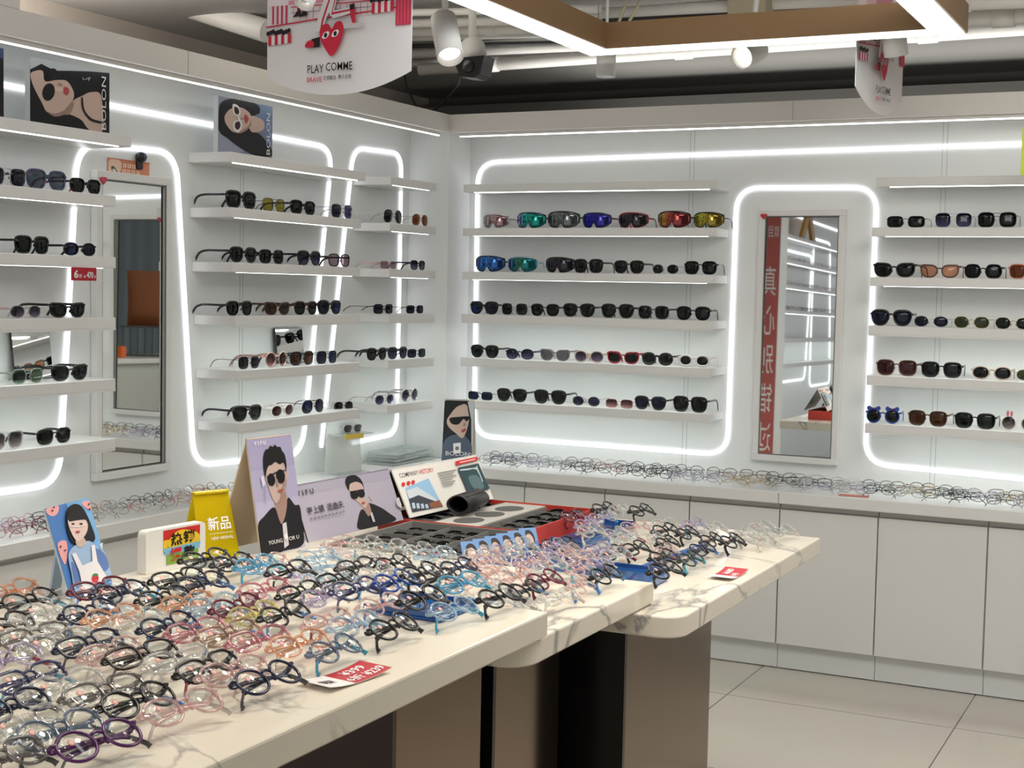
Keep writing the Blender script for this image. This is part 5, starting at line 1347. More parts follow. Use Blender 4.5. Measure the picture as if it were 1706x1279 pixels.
hero = [
    (Z2(205, 195), 'black', 'kidround', 'black round eyeglasses with turquoise temple tips below the child portrait card', 'c'),
    (Z2(330, 262), 'clear', 'kid', 'colourless clear eyeglasses just in front of the black round pair by the child card', 's'),
    (Z2(668, 122), 'wine red', 'kid', 'wine red oval eyeglasses leaning at the foot of the child portrait card', 'b'),
    (Z2(808, 142), 'navy', 'kidround', 'dark navy round eyeglasses overlapping the wine red pair by the child card', 'c'),
    (Z2(605, 275), 'navy', 'kidround', 'navy black round eyeglasses with blue temple tips in front of the wine red pair', 'b'),
    (Z2(1100, 180), 'black', 'kidround', 'black round eyeglasses with blue tips in front of the white block sign', 'c'),
    (Z2(1185, 52), 'black', 'kid', 'black eyeglasses at the lower corner of the white block sign', 'b'),
    (Z2(1345, 82), 'navy', 'kidround', 'dark blue round eyeglasses between the black pairs before the white block sign', 'b'),
    (Z2(760, 300), 'clear orange', 'kidround', 'translucent orange eyeglasses beside the navy round pair with blue tips', 's'),
    (Z2(1250, 210), 'clear orange', 'kid', 'translucent orange eyeglasses behind the pale blue round pair', 's'),
    (Z2(915, 335), 'clear', 'kidround', 'clear greenish eyeglasses in front of the translucent orange pair', 'c'),
    (Z2(1120, 365), 'navy', 'kidround', 'navy round eyeglasses with pale blue tips in the middle of the nearest table', 'b'),
    (Z2(1305, 395), 'clear rose', 'kid', 'translucent rose eyeglasses beside the navy pair with pale blue tips', 's'),
    (Z2(1520, 420), 'clear brown', 'kidrect', 'translucent brown eyeglasses with a blue tip in the centre of the nearest table', 'b'),
    (Z2(1425, 225), 'clear blue', 'kidround', 'pale blue clear round eyeglasses in front of the black pairs by the block sign', 'b'),
    (Z2(1580, 240), 'wine red', 'kidround', 'wine purple round eyeglasses next to the pale blue clear pair', 's'),
    (Z2(1690, 285), 'clear yellow', 'kid', 'pale yellow translucent eyeglasses next to the wine purple round pair', 's'),
    (Z2(245, 440), 'smoky grey', 'kidrect', 'smoky brown eyeglasses with grey tips at the far side of the nearest table', 'g'),
    (Z2(390, 480), 'clear', 'kidrect', 'clear eyeglasses in front of the smoky brown pair', 's'),
    (Z2(600, 485), 'navy', 'kidrect', 'dark navy angular eyeglasses with grey tips behind the pale pink pair', 'g'),
    (Z2(745, 535), 'clear pink', 'kidrect', 'pale pink clear eyeglasses between the dark navy and black brown pairs', 's'),
    (Z2(945, 560), 'dark brown', 'kidrect', 'black brown thick rimmed eyeglasses with grey tips in the foreground group', 'g'),
    (Z2(1185, 592), 'clear', 'kidrect', 'crystal clear eyeglasses with a green tip beside the black brown pair', 's'),
    (Z2(1385, 645), 'black', 'kidrect', 'thick black eyeglasses with a red temple tip', 'r'),
    (Z2(1560, 678), 'clear pink', 'kid', 'clear pinkish eyeglasses beside the thick black pair with a red tip', 's'),
    (Z4p(500, 890), 'navy', 'kidround', 'glossy navy eyeglasses beside the price card on the nearest table', 'g'),
    (Z2(205, 715), 'indigo', 'kidrect', 'indigo eyeglasses near the lower edge of the photo with a turquoise tip', 'c'),
    (Z2(450, 770), 'clear', 'kid', 'clear eyeglasses with pinkish lens sticker behind the dark smoky pair', 's'),
    (Z2(700, 815), 'smoky grey', 'kidrect', 'dark smoky eyeglasses directly behind a thick black round pair', 'g'),
    (Z2(915, 870), 'black', 'kidround', 'thick black round eyeglasses with bright blue tips in the front row', 'b'),
    (Z2(1215, 920), 'clear pink', 'kid', 'pale pink clear eyeglasses alone near the table edge at the front', 's'),
    (Z2(80, 910), 'navy', 'kid', 'navy violet eyeglasses standing behind the clear pair at the front corner', 'g'),
    (Z2(190, 1020), 'clear', 'kidrect', 'clear eyeglasses behind the slate blue pair in the front row', 's'),
    (Z2(400, 1075), 'slate blue', 'kidround', 'slate blue translucent eyeglasses next to the purple pair in the front row', 'g'),
    (Z2(655, 1140), 'purple', 'kidround', 'purple eyeglasses, the frontmost pair near the table edge', 'g'),
    (Z2(10, 1270), 'smoky grey', 'kid', 'smoky eyeglasses cut by the lower corner of the photo', 'g'),
    (Z2(20, 365), 'dark brown', 'kidround', 'dark brown eyeglasses cut by the photo edge behind the smoky pair', 'g'),
    (Z2(70, 135), 'clear orange', 'kidround', 'peach clear round eyeglasses at the far table edge behind the black round pair', 's'),
    (Z2(150, 385), 'clear', 'kid', 'clear eyeglasses between the dark brown cut pair and the smoky pair', 's'),
    (Z4p(150, 200), 'black', 'kidround', 'black round eyeglasses in front of the yellow acrylic sign', 'n'),
    (Z4p(308, 218), 'black', 'kidround', 'second black round eyeglasses in front of the yellow acrylic sign, nearer the tall portrait card', 'n'),
    (Z4p(625, 262), 'black', 'kidrect', 'black rectangular eyeglasses standing before the tall portrait card', 'n'),
    (Z4p(690, 390), 'black', 'kidrect', 'black eyeglasses two rows in front of the rectangular black pair', 'g'),
    (Z4p(905, 315), 'black', 'kidrect', 'black eyeglasses with a blue temple in front of the wide portrait card', 'b'),
    (Z4p(1010, 240), 'dark metal', 'kid', 'thin dark eyeglasses right behind the black pair with a blue temple', 'n'),
    (Z4p(1215, 222), 'black', 'kid', 'black oval eyeglasses among clear frames before the grey sample box', 'n'),
    (Z4p(1585, 248), 'navy', 'kidround', 'navy black eyeglasses among clear frames left of the blue tray', 'n'),
    (Z4p(1010, 425), 'indigo', 'kidround', 'indigo black eyeglasses in front of the blue translucent pair', 'n'),
    (Z4p(600, 520), 'black', 'kidround', 'black round eyeglasses with blue tips in the middle of the nearest table', 'b'),
    (Z4p(1225, 375), 'blue', 'kidround', 'deep blue eyeglasses beside thin dark frames in the middle of the nearest table', 'b'),
    (Z4p(1378, 332), 'dark metal', 'kidround', 'thin dark round eyeglasses right beside the deep blue pair', 'n'),
    (Z4p(1470, 305), 'dark metal', 'kid', 'thin dark eyeglasses behind the thin dark round pair', 'n'),
    (Z4p(1380, 480), 'black', 'kidround', 'black round eyeglasses nearest the blue tray at the table edge', 'g'),
    (Z4p(1215, 592), 'black', 'kidround', 'black round eyeglasses with open looking temples at the table edge', 'n'),
    (Z4p(885, 715), 'slate blue', 'kidround', 'slate blue clear round eyeglasses behind the price card', 'c'),
    (Z4p(685, 690), 'clear orange', 'kid', 'translucent salmon orange eyeglasses beside the slate blue clear round pair', 's'),
    (Z4p(455, 660), 'clear rose', 'kidrect', 'translucent rose pink eyeglasses with blue tip next to the salmon orange pair', 's'),
    (Z4p(850, 560), 'clear pink', 'kid', 'clear pink eyeglasses behind the slate blue clear round pair', 'r'),
    (Z4p(1000, 580), 'clear blue', 'kid', 'pale blue clear eyeglasses behind the black pair at the table edge', 'c'),
    (Z4p(815, 415), 'clear lilac', 'kid', 'pale lilac clear eyeglasses next to the indigo black pair', 's'),
    (Z4p(1150, 462), 'clear pink', 'kidround', 'clear pink eyeglasses with a blue disc behind the black round pair nearest the tray', 'b'),
    (Z4p(490, 375), 'clear rose', 'kid', 'translucent rose eyeglasses between two black pairs in the back rows', 's'),
    (Z4p(1600, 390), 'bright blue', 'kid', 'aqua blue eyeglasses near the slab end of the nearest table', 'c'),
    (Z4p(1560, 490), 'clear blue', 'kidround', 'pale blue clear eyeglasses lying on the small blue tray', 'c'),
    (Z4p(440, 235), 'bright blue', 'kid', 'aqua blue eyeglasses between black pairs in front of the tall portrait card', 'c'),
    (Z4p(790, 180), 'clear blue', 'kidround', 'pale blue clear eyeglasses below the wide portrait card', 'b'),
    (Z5p(250, 760), 'black', 'kidround', 'black round eyeglasses at the end corner of the nearest marble slab', 'n'),
    (Z5p(400, 716), 'black', 'kidround', 'black round eyeglasses just beyond the pair at the end corner of the nearest slab', 'b'),
    (Z5p(505, 662), 'wine red', 'kidround', 'small wine purple eyeglasses on the middle slab', 'n'),
    (Z5p(852, 632), 'black', 'kidround', 'black eyeglasses with blue temples at the edge of the middle slab', 'b'),
    (Z5p(500, 470), 'black', 'kidround', 'black eyeglasses on the broad blue tray, nearest the grey sample box', 'n'),
    (Z5p(610, 452), 'black', 'kidround', 'black eyeglasses in the middle of the broad blue tray', 'n'),
    (Z5p(890, 500), 'black', 'kidround', 'black eyeglasses at the outer end of the broad blue tray', 'n'),
    (Z5p(1020, 475), 'black', 'kidrect', 'black eyeglasses just beyond the broad blue tray', 'n'),
    (Z5p(1180, 525), 'black', 'kidround', 'black eyeglasses at the near end of the long blue bar', 'r'),
    (Z5p(1190, 605), 'black', 'kidround', 'black eyeglasses nearest the middle slab corner on the farthest table', 'n'),
    (Z5p(1335, 535), 'dark green', 'kidround', 'dark green eyeglasses in front of the long blue bar', 'c'),
    (Z5p(1400, 478), 'navy', 'kidround', 'navy eyeglasses beside the dark green pair in front of the long blue bar', 'b'),
    (Z5p(1192, 370), 'black', 'kidround', 'black eyeglasses behind the long blue bar, farther from the camera of two', 'n'),
    (Z5p(1315, 385), 'black', 'kidround', 'black eyeglasses behind the middle of the long blue bar', 'n'),
    (Z5p(1200, 440), 'black', 'kidround', 'black clear backed eyeglasses between the blue tray and the blue bar', 'n'),
    (Z5p(1455, 425), 'black', 'kidround', 'black eyeglasses at the far end of the long blue bar', 'n'),
    (Z5p(1570, 435), 'black', 'kidround', 'black eyeglasses at the outermost end of the black row on the farthest table', 'n'),
    (Z5p(672, 340), 'wine red', 'kidround', 'dark wine eyeglasses on the narrow blue tray by the red box corner', 'n'),
    (Z5p(842, 292), 'black', 'kidround', 'black eyeglasses at the far end of the narrow blue tray', 'n'),
    (Z5p(1052, 305), 'black', 'kidround', 'black eyeglasses alone among clear frames at the far table edge', 'n'),
]
for (pp, fr, st, lab, tip) in hero:
    eye(pp[0], pp[1], fr, st, lab, tip)
# the crowd of clear frames between them: alike, so each colour of a patch shares one label
def patch(x0, y0, x1, y1, z, dx, dy, cols, where, clear=(0.052, 0.088), jit=0.012, zoff=0.0, sc=1.0):
    nx = max(1, round((x1 - x0) / dx)); ny = max(1, round((y1 - y0) / dy)); c = 0
    for i in range(nx):
        for j in range(ny):
            x = x0 + (x1 - x0) * (i + 0.5) / nx + random.uniform(-jit, jit); y = y0 + (y1 - y0) * (j + 0.5 + 0.25 * (i % 2)) / ny + random.uniform(-jit, jit)
            if any(abs(x - a) < clear[0] and abs(y - b) < clear[1] for a, b in placed): continue
            fr = random.choice(cols); placed.append((x, y)); c += 1
            zz = z
            for X0, Y0, X1, Y1, dz in ((1.84, -2.93, 2.18, -2.745, 0.0215), (1.775, -2.50, 1.865, -2.15, 0.0175), (1.98, -3.70, 2.13, -3.57, 0.0085)):
                if X0 - 0.03 < x < X1 + 0.03 and Y0 - 0.05 < y < Y1 + 0.05: zz += dz + 0.006; break
            lab = '%s translucent eyeglasses among the crowded clear frames %s' % (fr.replace('clear ', 'pale ') if fr != 'clear' else 'colourless', where)
            specs('eyeglasses', 'eyeglasses', random.choice(['kid', 'kidround', 'kidrect']), 'folded', (x, y, zz + 0.0006), PI / 2 + random.uniform(-0.25, 0.15), sc * random.uniform(0.92, 1.03), fr, 'clear', lab, lab,
                  random.choice([TIPS['b'], TIPS['c'], TIPS['s'], TIPS['s'], TIPS['r']]))
    return c
PALE = ['clear', 'clear', 'clear pink', 'clear pink', 'clear lilac', 'clear blue']
n1 = patch(1.66, -4.42, 2.12, -3.55, TZ[0], 0.078, 0.145, PALE + ['clear orange', 'clear rose'], 'on the nearest marble table')
n2 = patch(1.50, -3.52, 2.20, -3.02, TZ[1], 0.066, 0.125, PALE + ['clear'], 'on the middle marble table', (0.046, 0.075))
n3 = patch(1.80, -2.98, 2.12, -2.10, TZ[2], 0.066, 0.125, ['clear', 'clear', 'clear pink', 'clear lilac'], 'on the farthest marble table', (0.046, 0.075))
n3 += patch(2.10, -2.30, 2.28, -2.05, TZ[2], 0.066, 0.125, ['clear'], 'at the lowest table far corner', (0.046, 0.075))

# ------------------------------------------------------------------ metal frames on the wall counters
n4 = 0
def counter_row(axis, a0, a1, b, step, cols, where, z=0.7005, ramp=None):
    global n4
    a = a0
    while a < a1:
        u = (a - a0) / (a1 - a0)
        fr = random.choice(cols(u) if callable(cols) else cols)
        st = random.choice(['wire', 'wire', 'wirerect', 'ovalmetal', 'kid' if fr in ('clear', 'clear pink', 'black', 'clear lilac') else 'wire'])
        if st == 'kid': st = 'oval'
        lab = '%s %seyeglasses %s' % (fr.replace('clear ', 'pale ') if fr != 'clear' else 'colourless', '' if st == 'oval' else 'thin ', where)
        q = a + random.uniform(-0.012, 0.012); w_ = b + random.uniform(-0.01, 0.01)
        loc = (q, w_, z) if axis == 1 else (w_, q, z)
        rz = (0 if axis == 1 else PI / 2) + random.uniform(-0.2, 0.2)
        specs('eyeglasses', 'eyeglasses', st, 'propped', loc, rz, random.uniform(0.95, 1.05), fr, 'clear', lab, lab)
        n4 += 1
        a += step * random.uniform(0.85, 1.15)
def rightcols(u):
    if u < 0.35: return ['dark metal', 'lilac metal', 'gunmetal', 'silver', 'clear rose']
    if u < 0.55: return ['clear pink', 'silver', 'lilac metal', 'gold', 'champagne']
    return ['gold', 'gunmetal', 'silver', 'lilac metal', 'silver', 'black']
counter_row(1, 0.45, 2.78, -0.345, 0.112, rightcols, 'in the front row along the mirror wall counter')
counter_row(1, 0.48, 2.78, -0.265, 0.118, rightcols, 'in the middle row along the mirror wall counter')
counter_row(1, 0.48, 2.78, -0.185, 0.125, lambda u: ['dark metal', 'gunmetal', 'gunmetal', 'silver'], 'in the back row against the mirror wall')
def leftcols(u):
    if u < 0.35: return ['wine red', 'purple', 'lilac metal', 'clear rose', 'black', 'dark metal']
    return ['silver', 'silver', 'gunmetal', 'dark metal', 'rose gold']
counter_row(0, -2.80, -1.66, 0.145, 0.098, leftcols, 'in the front row on the poster wall counter')
counter_row(0, -2.84, -1.64, 0.060, 0.10, leftcols, 'in the back row on the poster wall counter')
# a flat red folder tucked among them
a = PT(1400, 824, 2, 0.70)
t = thing('red_folder', 'small red leaflet lying under the frames on the mirror wall counter', 'leaflet', (a.x, -0.375, 0.7006), 0.1)
MB().box(0, 0, 0, 0.11, 0.05, 0.002).build('sheet', ink(206, 120, 112), t)
print('eyeglasses', len(hero), n1, n2, n3, n4)
# ------------------------------------------------------------------ ceiling things
# rectangular pendant lamp ring: brown body, white diffuser below
t = thing('pendant_lamp', 'large brown rectangular ring pendant lamp with a white glowing underside', 'lamp', (1.905, -1.2, 2.25), 0)
ox0, ox1, oy0, oy1 = -0.615, 0.625, -2.6, 0.0
wd = 0.105
body = MB(); H = 0.085; e = 0.008
def ringbox(mb, x0, y0, x1, y1, z0, z1, w_):
    mb.box(x0, y1 - w_, z0, x1, y1, z1); mb.box(x0, y0, z0, x1, y0 + w_, z1)
    mb.box(x0, y0 + w_, z0, x0 + w_, y1 - w_, z1); mb.box(x1 - w_, y0 + w_, z0, x1, y1 - w_, z1)
ringbox(body, ox0, oy0, ox1, oy1, 0.0, H, wd)
bd = body.build('body', M_RINGBODY, t)
dif = MB(); ringbox(dif, ox0 + e, oy0 + e, ox1 - e, oy1 - e, -0.004, -0.0002, wd - 2 * e)
dif.build('diffuser', M_RING, bd)
for (x, y) in ((ox0 + 0.05, -0.05), (ox1 - 0.05, -0.05), (ox0 + 0.05, oy0 + 0.05), (ox1 - 0.05, oy0 + 0.05)):
    MB().tube([(x, y, H), (x, y, 2.62 - 2.25)], 0.0015, (1, 0, 0), None, 5).build('suspension_wire', flat((0.4, 0.4, 0.4), 0.4, 1.0), t)

def track_spot(label, px, py, dist_y, direction, length=0.17, r=0.04, inner=None, power=0):
    """cylinder spotlight: rear centre at a pixel on the plane Y=dist_y, pointing along direction"""
    p = PT(px, py, 1, dist_y); d = Vector(direction).normalized()
    t = thing('track_spotlight', label, 'spotlight', tuple(p), 0)
    q = tuple(d)
    hs = MB().lathe([(r * 0.9, 0), (r, 0.006), (r, length), (r * 0.93, length), (r * 0.86, length - 0.02), (0.0, length - 0.03)], (0, 0, 0), 28, 0, q).build('housing', M_WHITE, t)
    MB().lathe([(r * 0.80, length - 0.026), (r * 0.8, length - 0.020), (0, length - 0.020)], (0, 0, 0), 24, 0, q).build('lamp_lens', inner or emit((1.0, 0.86, 0.74), 2.2, 'spot_lens_light'), hs)
    MB().tube([(0, 0, 2.62 - p.z), tuple(d * 0.05)], 0.010, (1, 0, 0), None, 8).build('stem', M_WHITE, t)
    return p, d
p, d = track_spot('white cylinder spotlight tilted downward beside the dark security camera', 738, 30, -1.9, (0.42, -0.45, -0.80), 0.165, 0.040)
spot('spot_over_tables', tuple(p + d * 0.2), (1.9, -3.9, 0.9), 14, 70)
p, d = track_spot('white cylinder spotlight seen end on below the front bar of the pendant lamp', 1264, 82, -0.9, (-0.25, -0.85, -0.35), 0.11, 0.042, emit((1.0, 0.93, 0.8), 6.0, 'spot_lens_bright'))
spot('spot_over_aisle', tuple(p + d * 0.2), (2.2, -3.0, 0.9), 10, 70)
track_spot('white cylinder spotlight hanging before the right hand heart banner', 1488, 45, -1.08, (0.08, 0.3, -0.95), 0.09, 0.038)
track_spot('small white spotlight overlapping the top of the large heart banner', 520, -22, -2.62, (-0.1, -0.5, -0.85), 0.06, 0.024)
p = PT(1010, 100, 1, -0.9)
t = thing('ceiling_light', 'pale frosted cylinder light hanging behind the corner of the pendant lamp', 'lamp', (p.x, p.y, p.z), 0)
MB().lathe([(0.035, -0.06), (0.035, 0.06), (0.0, 0.062)], (0, 0, 0), 20).build('shade', see_through('frosted_shade', (0.95, 0.95, 0.95), 0.35, 0.3, (0.8, 0.8, 0.78), 0.4), t)
MB().tube([(0, 0, 0.06), (0, 0, 2.62 - p.z)], 0.006, (1, 0, 0), None, 6).build('stem', M_WHITE, t)

# security camera
p = PT(792, 108, 1, -1.3)
t = thing('security_camera', 'white security camera with a dark hooded front under the ceiling pipes', 'camera', tuple(p), 0)
MB().lathe([(0.030, 0.0), (0.046, 0.02), (0.046, 0.10), (0.03, 0.115)], (0.0, 0.0, 0.0), 20, 0, (-0.35, 0.45, 0.55)).build('housing', M_WHITE, t)
sec = [(-0.062, 0.018), (-0.045, -0.020), (-0.030, -0.046), (0.022, -0.052), (0.045, -0.040), (0.056, 0.008), (0.060, 0.022)]
hd = MB().prism(sec, -0.05, 0.03, 0, 1).build('hood', M_BLACK, t)
MB().lathe([(0.022, 0), (0.020, 0.006), (0, 0.008)], (0.0, -0.051, -0.012), 16, 0, (0, -1, 0)).build('lens', flat((0.02, 0.02, 0.025), 0.05), hd)
MB().tube([(-0.04, 0.05, 0.06), (-0.05, 0.06, 2.62 - p.z)], 0.014, (1, 0, 0), None, 8).build('stem', M_WHITE, t)
# dangling cable
cp = [PT(x, y, 1, 0.3) for x, y in ((668, 95), (676, 138), (684, 158), (692, 175), (708, 186), (722, 184), (738, 172), (752, 156), (764, 140), (772, 95))]
cp[0].z = cp[-1].z = 2.6195
o = MB().tube([tuple(q) for q in cp], 0.005, (0, 1, 0), None, 6).build('cable', M_BLACK); tag(o, 'thin black cable looping in the gap above the room corner', 'cable')

# pipes under the ceiling
def pipe(label, p0, p1, Y, r, joints=(), name='ceiling_pipe', mat=None):
    a, b = PT(p0[0], p0[1], 1, Y), PT(p1[0], p1[1], 1, Y)
    t = thing(name, label, 'pipe', tuple(a), 0, 'pipes under the ceiling')
    d = b - a
    MB().tube([(0, 0, 0), tuple(d)], r, (0, 0, 1), None, 14).build('pipe', mat or M_PIPE, t)
    for u in joints:
        c = d * u; n_ = d.normalized()
        MB().lathe([(r, -0.04), (r * 1.22, -0.038), (r * 1.22, 0.038), (r, 0.04)], tuple(c), 14, 0, tuple(n_)).build('coupling', mat or M_PIPE, t)
pipe('white pipe with couplings running behind the pendant lamp front bar', (700, 116), (1900, 34), 0.2, 0.028, (0.12, 0.42, 0.75))
pipe('white pipe above the security camera', (640, 92), (1000, 76), 0.3, 0.022, (0.3,))
pipe('slim white pipe under the ceiling left of the pendant lamp', (600, 66), (1000, 54), -0.1, 0.015)
pipe('upper white pipe at the top of the photo left of the pendant lamp', (600, 42), (1000, 30), -0.5, 0.018)
pipe('dark conduit between the white pipes near the security camera', (640, 78), (980, 70), 0.1, 0.010, mat=flat((0.06, 0.06, 0.06), 0.5))
pipe('fat white duct pipe at the top right corner of the photo', (1500, 30), (1900, 8), -0.3, 0.045, (0.2, 0.45))
pipe('white pipe above the right hand heart banner', (1480, 8), (1900, -8), -0.5, 0.03, (0.3,))
pipe('pale pipe running low across the ceiling behind the second spotlight', (1000, 70), (1480, 46), 0.3, 0.02)
pipe('thin white pipe nearest the large heart banner edge', (640, 22), (1000, 14), -0.75, 0.014)
pipe('white pipe beside the dark conduit above the security camera', (640, 56), (1000, 44), -0.25, 0.02, (0.5,))
pipe('low white pipe over the dark gap behind the security camera', (640, 108), (1000, 96), 0.6, 0.018, (0.25, 0.7))
pipe('grey pipe at the very top of the photo behind the pendant lamp', (1000, 22), (1560, -8), -0.35, 0.022)
pipe('black cable tray between pipes behind the pendant lamp', (1000, 36), (1560, 8), -0.12, 0.012, mat=flat((0.06, 0.06, 0.06), 0.5))
pipe('pale duct along the ceiling above the poster wall', (255, -8), (445, 52), -0.6, 0.05)
p = PT(1250, 16, 1, -0.4)
t = thing('junction_box', 'beige junction box under the ceiling above the second spotlight', 'box', tuple(p), 0)
MB().rbox(-0.075, -0.05, -0.035, 0.075, 0.05, 0.05, 0.004).build('body', flat(srgb(196, 186, 160), 0.5), t)
MB().tube([(0, 0, 0.05), (0, 0, 2.62 - p.z)], 0.012, (1, 0, 0), None, 6).build('stem', M_PIPE, t)
mb = MB()
for (x0, y0, x1, y1) in ((1030, 40, 1046, -4), (1046, 40, 1068, 0)):
    a, b = PT(x0, y0, 1, -0.6), PT(x1, y1, 1, -0.6)
    mb.tube([tuple(a), tuple(b)], 0.006, (0, 1, 0), None, 6)
o = mb.build('cable_bundle', flat(srgb(206, 200, 170), 0.6)); tag(o, 'pale yellowish cables dropping from the ceiling behind the lamp', 'cable')

# ------------------------------------------------------------------ hanging banners
RED = ink(200, 44, 66); PINK = ink(226, 150, 172); DK = ink(40, 30, 36); OFFW = ink(226, 222, 222)
def banner_face(w, h):
    TL, TR, BL = (147, -330), (955, -330), (130, 545)
    p = Print(w, h, TL, TR, (147, 545), 0.0002)
    def R(mt, x0, y0, x1, y1): p.shape(mt, [(x0, y0), (x1, y0), (x1, y1), (x0, y1)], False)
    R(PINK, 147, -330, 870, 90); R(ink(236, 200, 208), 270, -330, 440, 70); R(ink(240, 226, 228), 147, -330, 270, 90)
    for k in range(4): R(ink(200, 70, 96), 175 + 26 * k, 90, 187 + 26 * k, 180)
    R(OFFW, 145, 84, 150, 185); R(ink(232, 214, 216), 290, 100, 880, 170)
    for k in range(12): R(DK, 300 + 38 * k, 108, 302 + 38 * k, 165)
    R(DK, 290, 130, 740, 132); R(ink(214, 60, 84), 290, 100, 740, 105)
    R(ink(196, 54, 80), 873, -330, 955, 230)
    for k in range(4): R(ink(214, 90, 112), 884 + 18 * k, -330, 889 + 18 * k, 226)
    p.shape(RED, [(147, 190), (470, 166), (880, 142), (880, 148), (470, 173), (147, 197)], False)
    for (x0, y0, n_, sw, hh) in ((160, 238, 7, 19, 48), (748, 116, 7, 17, 52)):
        for k in range(n_): R(RED if k % 2 == 0 else OFFW, x0 + sw * k, y0 - 3 * k * 0.3, x0 + sw * (k + 1), y0 + hh - k)
        for k in range(9): p.shape(DK, ell(x0 + k * sw * n_ / 8.6, y0 - 12 - (k % 3) * 4, 10, 12, 0, 8))
    # bicycle wheel and rider
    for c in ((708, 60, 34),):
        p.shape(DK, ell(c[0], c[1], c[2], c[2] * 1.1)); p.shape(PINK, ell(c[0], c[1], c[2] * 0.6, c[2] * 0.65)); p.shape(DK, ell(c[0], c[1], 8, 9))
    p.shape(DK, [(700, 50), (760, 0), (800, -60), (820, -60), (790, 30), (740, 75)], False)
    # booted legs at the side
    for dx in (0, 36):
        p.shape(ink(120, 40, 50), [(334 + dx, 20), (356 + dx, 20), (354 + dx, 140), (336 + dx, 140)], False); p.shape(DK, [(334 + dx, 128), (356 + dx, 126), (358 + dx, 152), (310 + dx, 158), (318 + dx, 148)], False)
    # striding striped trousers with red shoes
    p.shape(DK, [(500, -60), (575, -60), (570, 50), (540, 62), (502, 40)], False); p.shape(ink(170, 36, 54), [(505, -20), (545, -20), (545, 50), (505, 36)], False)
    p.shape(OFFW, [(500, 55), (560, 62), (500, 180), (478, 240), (444, 232), (460, 150)], False)
    p.shape(OFFW, [(520, 60), (572, 50), (545, 140), (640, 128), (648, 158), (540, 178), (518, 150)], False)
    p.shape(RED, [(520, 70), (528, 72), (486, 190), (476, 236), (468, 234), (478, 180)], False)
    p.shape(RED, [(552, 70), (558, 70), (538, 148), (642, 138), (644, 146), (530, 160)], False)
    p.shape(DK, [(424, 270), (470, 262), (468, 312), (390, 312), (392, 300)], False); p.shape(RED, [(388, 290), (410, 276), (432, 284), (432, 308), (388, 310)])
    p.shape(RED, [(632, 118), (660, 112), (668, 206), (650, 208), (640, 180)], False); p.shape(DK, [(632, 118), (660, 112), (662, 140), (636, 145)], False)
    R(ink(206, 198, 200), 600, 208, 708, 232)
    # the red heart with two eyes
    p.shape(RED, [(536, 228), (555, 200), (585, 194), (602, 222), (596, 268), (568, 330), (534, 360), (502, 326), (474, 278), (468, 232), (486, 206), (516, 204)])
    for (c, s) in (((502, 257), 1), ((556, 252), 1)):
        p.shape(WHITEINK, [(c[0] - 20, c[1] + 10), (c[0] - 8, c[1] - 12), (c[0] + 14, c[1] - 18), (c[0] + 20, c[1] - 6), (c[0] + 8, c[1] + 12), (c[0] - 10, c[1] + 16)])
        p.shape(DK, ell(c[0], c[1], 9, 12, 0.2, 14))
    hh = 875.0; ww = 808.0
    def tb(x0, y0, x1, y1): return ((x0 - 147) / ww, 1 - (y1 + 330) / hh, (x1 - 147) / ww, 1 - (y0 + 330) / hh)
    p.text(DK, 'PLAY', *tb(402, 398, 494, 438), 0.006); p.text(DK, 'COMME', *tb(506, 391, 654, 432), 0.004)
    p.text(RED, 'BRAVE', *tb(400, 458, 484, 482), 0.01); p.text(DK, '无惧瞩目', *tb(492, 454, 562, 476), 0.005); p.text(DK, '展示自我', *tb(576, 452, 650, 474), 0.005)
    return p
def banner(label, origin, rz, w, h, curve):
    """origin: lower edge centre"""
    t = thing('hanging_banner', label, 'banner', tuple(origin), rz, 'hanging heart banners')
    pts = [(-w / 2, h), (-w / 2, curve)]
    n = 16
    for k in range(1, n):
        u = -1 + 2 * k / n
        pts.append((u * w / 2, curve * (u * u)))
    pts += [(w / 2, curve), (w / 2, h)]
    sh = MB().prism(pts[::-1], 0, 0.003, 0, 1).build('sheet', OFFW, t)
    pr = banner_face(w, h); pr.build('printed_face', sh, (-w / 2, 0, 0))
    for s in (-1, 1):
        MB().tube([(s * w * 0.35, 0.001, h), (s * w * 0.35, 0.001, 2.62 - origin.z)], 0.0012, (1, 0, 0), None, 5).build('hanging_cord', flat((0.5, 0.5, 0.5), 0.5), t)
a, b = PT(440, 155, 1, -2.3), PT(679, 155, 1, -2.3)
banner('large hanging banner with a red heart and striding legs above the poster wall', Vector(((a.x + b.x) / 2 + 0.01, -2.3, PT(560, 158, 1, -2.3).z)), 0.0, b.x - a.x, 0.50, 0.055)
c = PT(1464, 190, 1, -0.92)
banner('hanging heart banner seen almost edge on above the mirror wall', Vector((c.x, -0.92, c.z)), math.radians(82), 0.43, 0.50, 0.065)
# lime sign at the picture edge
a = PT(1700, 292, 1, -0.6)
t = thing('lime_sign', 'lime green hanging sign cut by the picture edge on the mirror wall', 'sign', (a.x, -0.6, a.z), 0)
MB().rbox(0, 0, 0, 0.16, 0.004, 0.158, 0.001).build('panel', flat(srgb(206, 226, 0), 0.4), t)
MB().tube([(0.08, 0.002, 0.158), (0.08, 0.002, 2.62 - a.z)], 0.0012, (1, 0, 0), None, 5).build('hanging_cord', flat((0.5, 0.5, 0.5), 0.5), t)

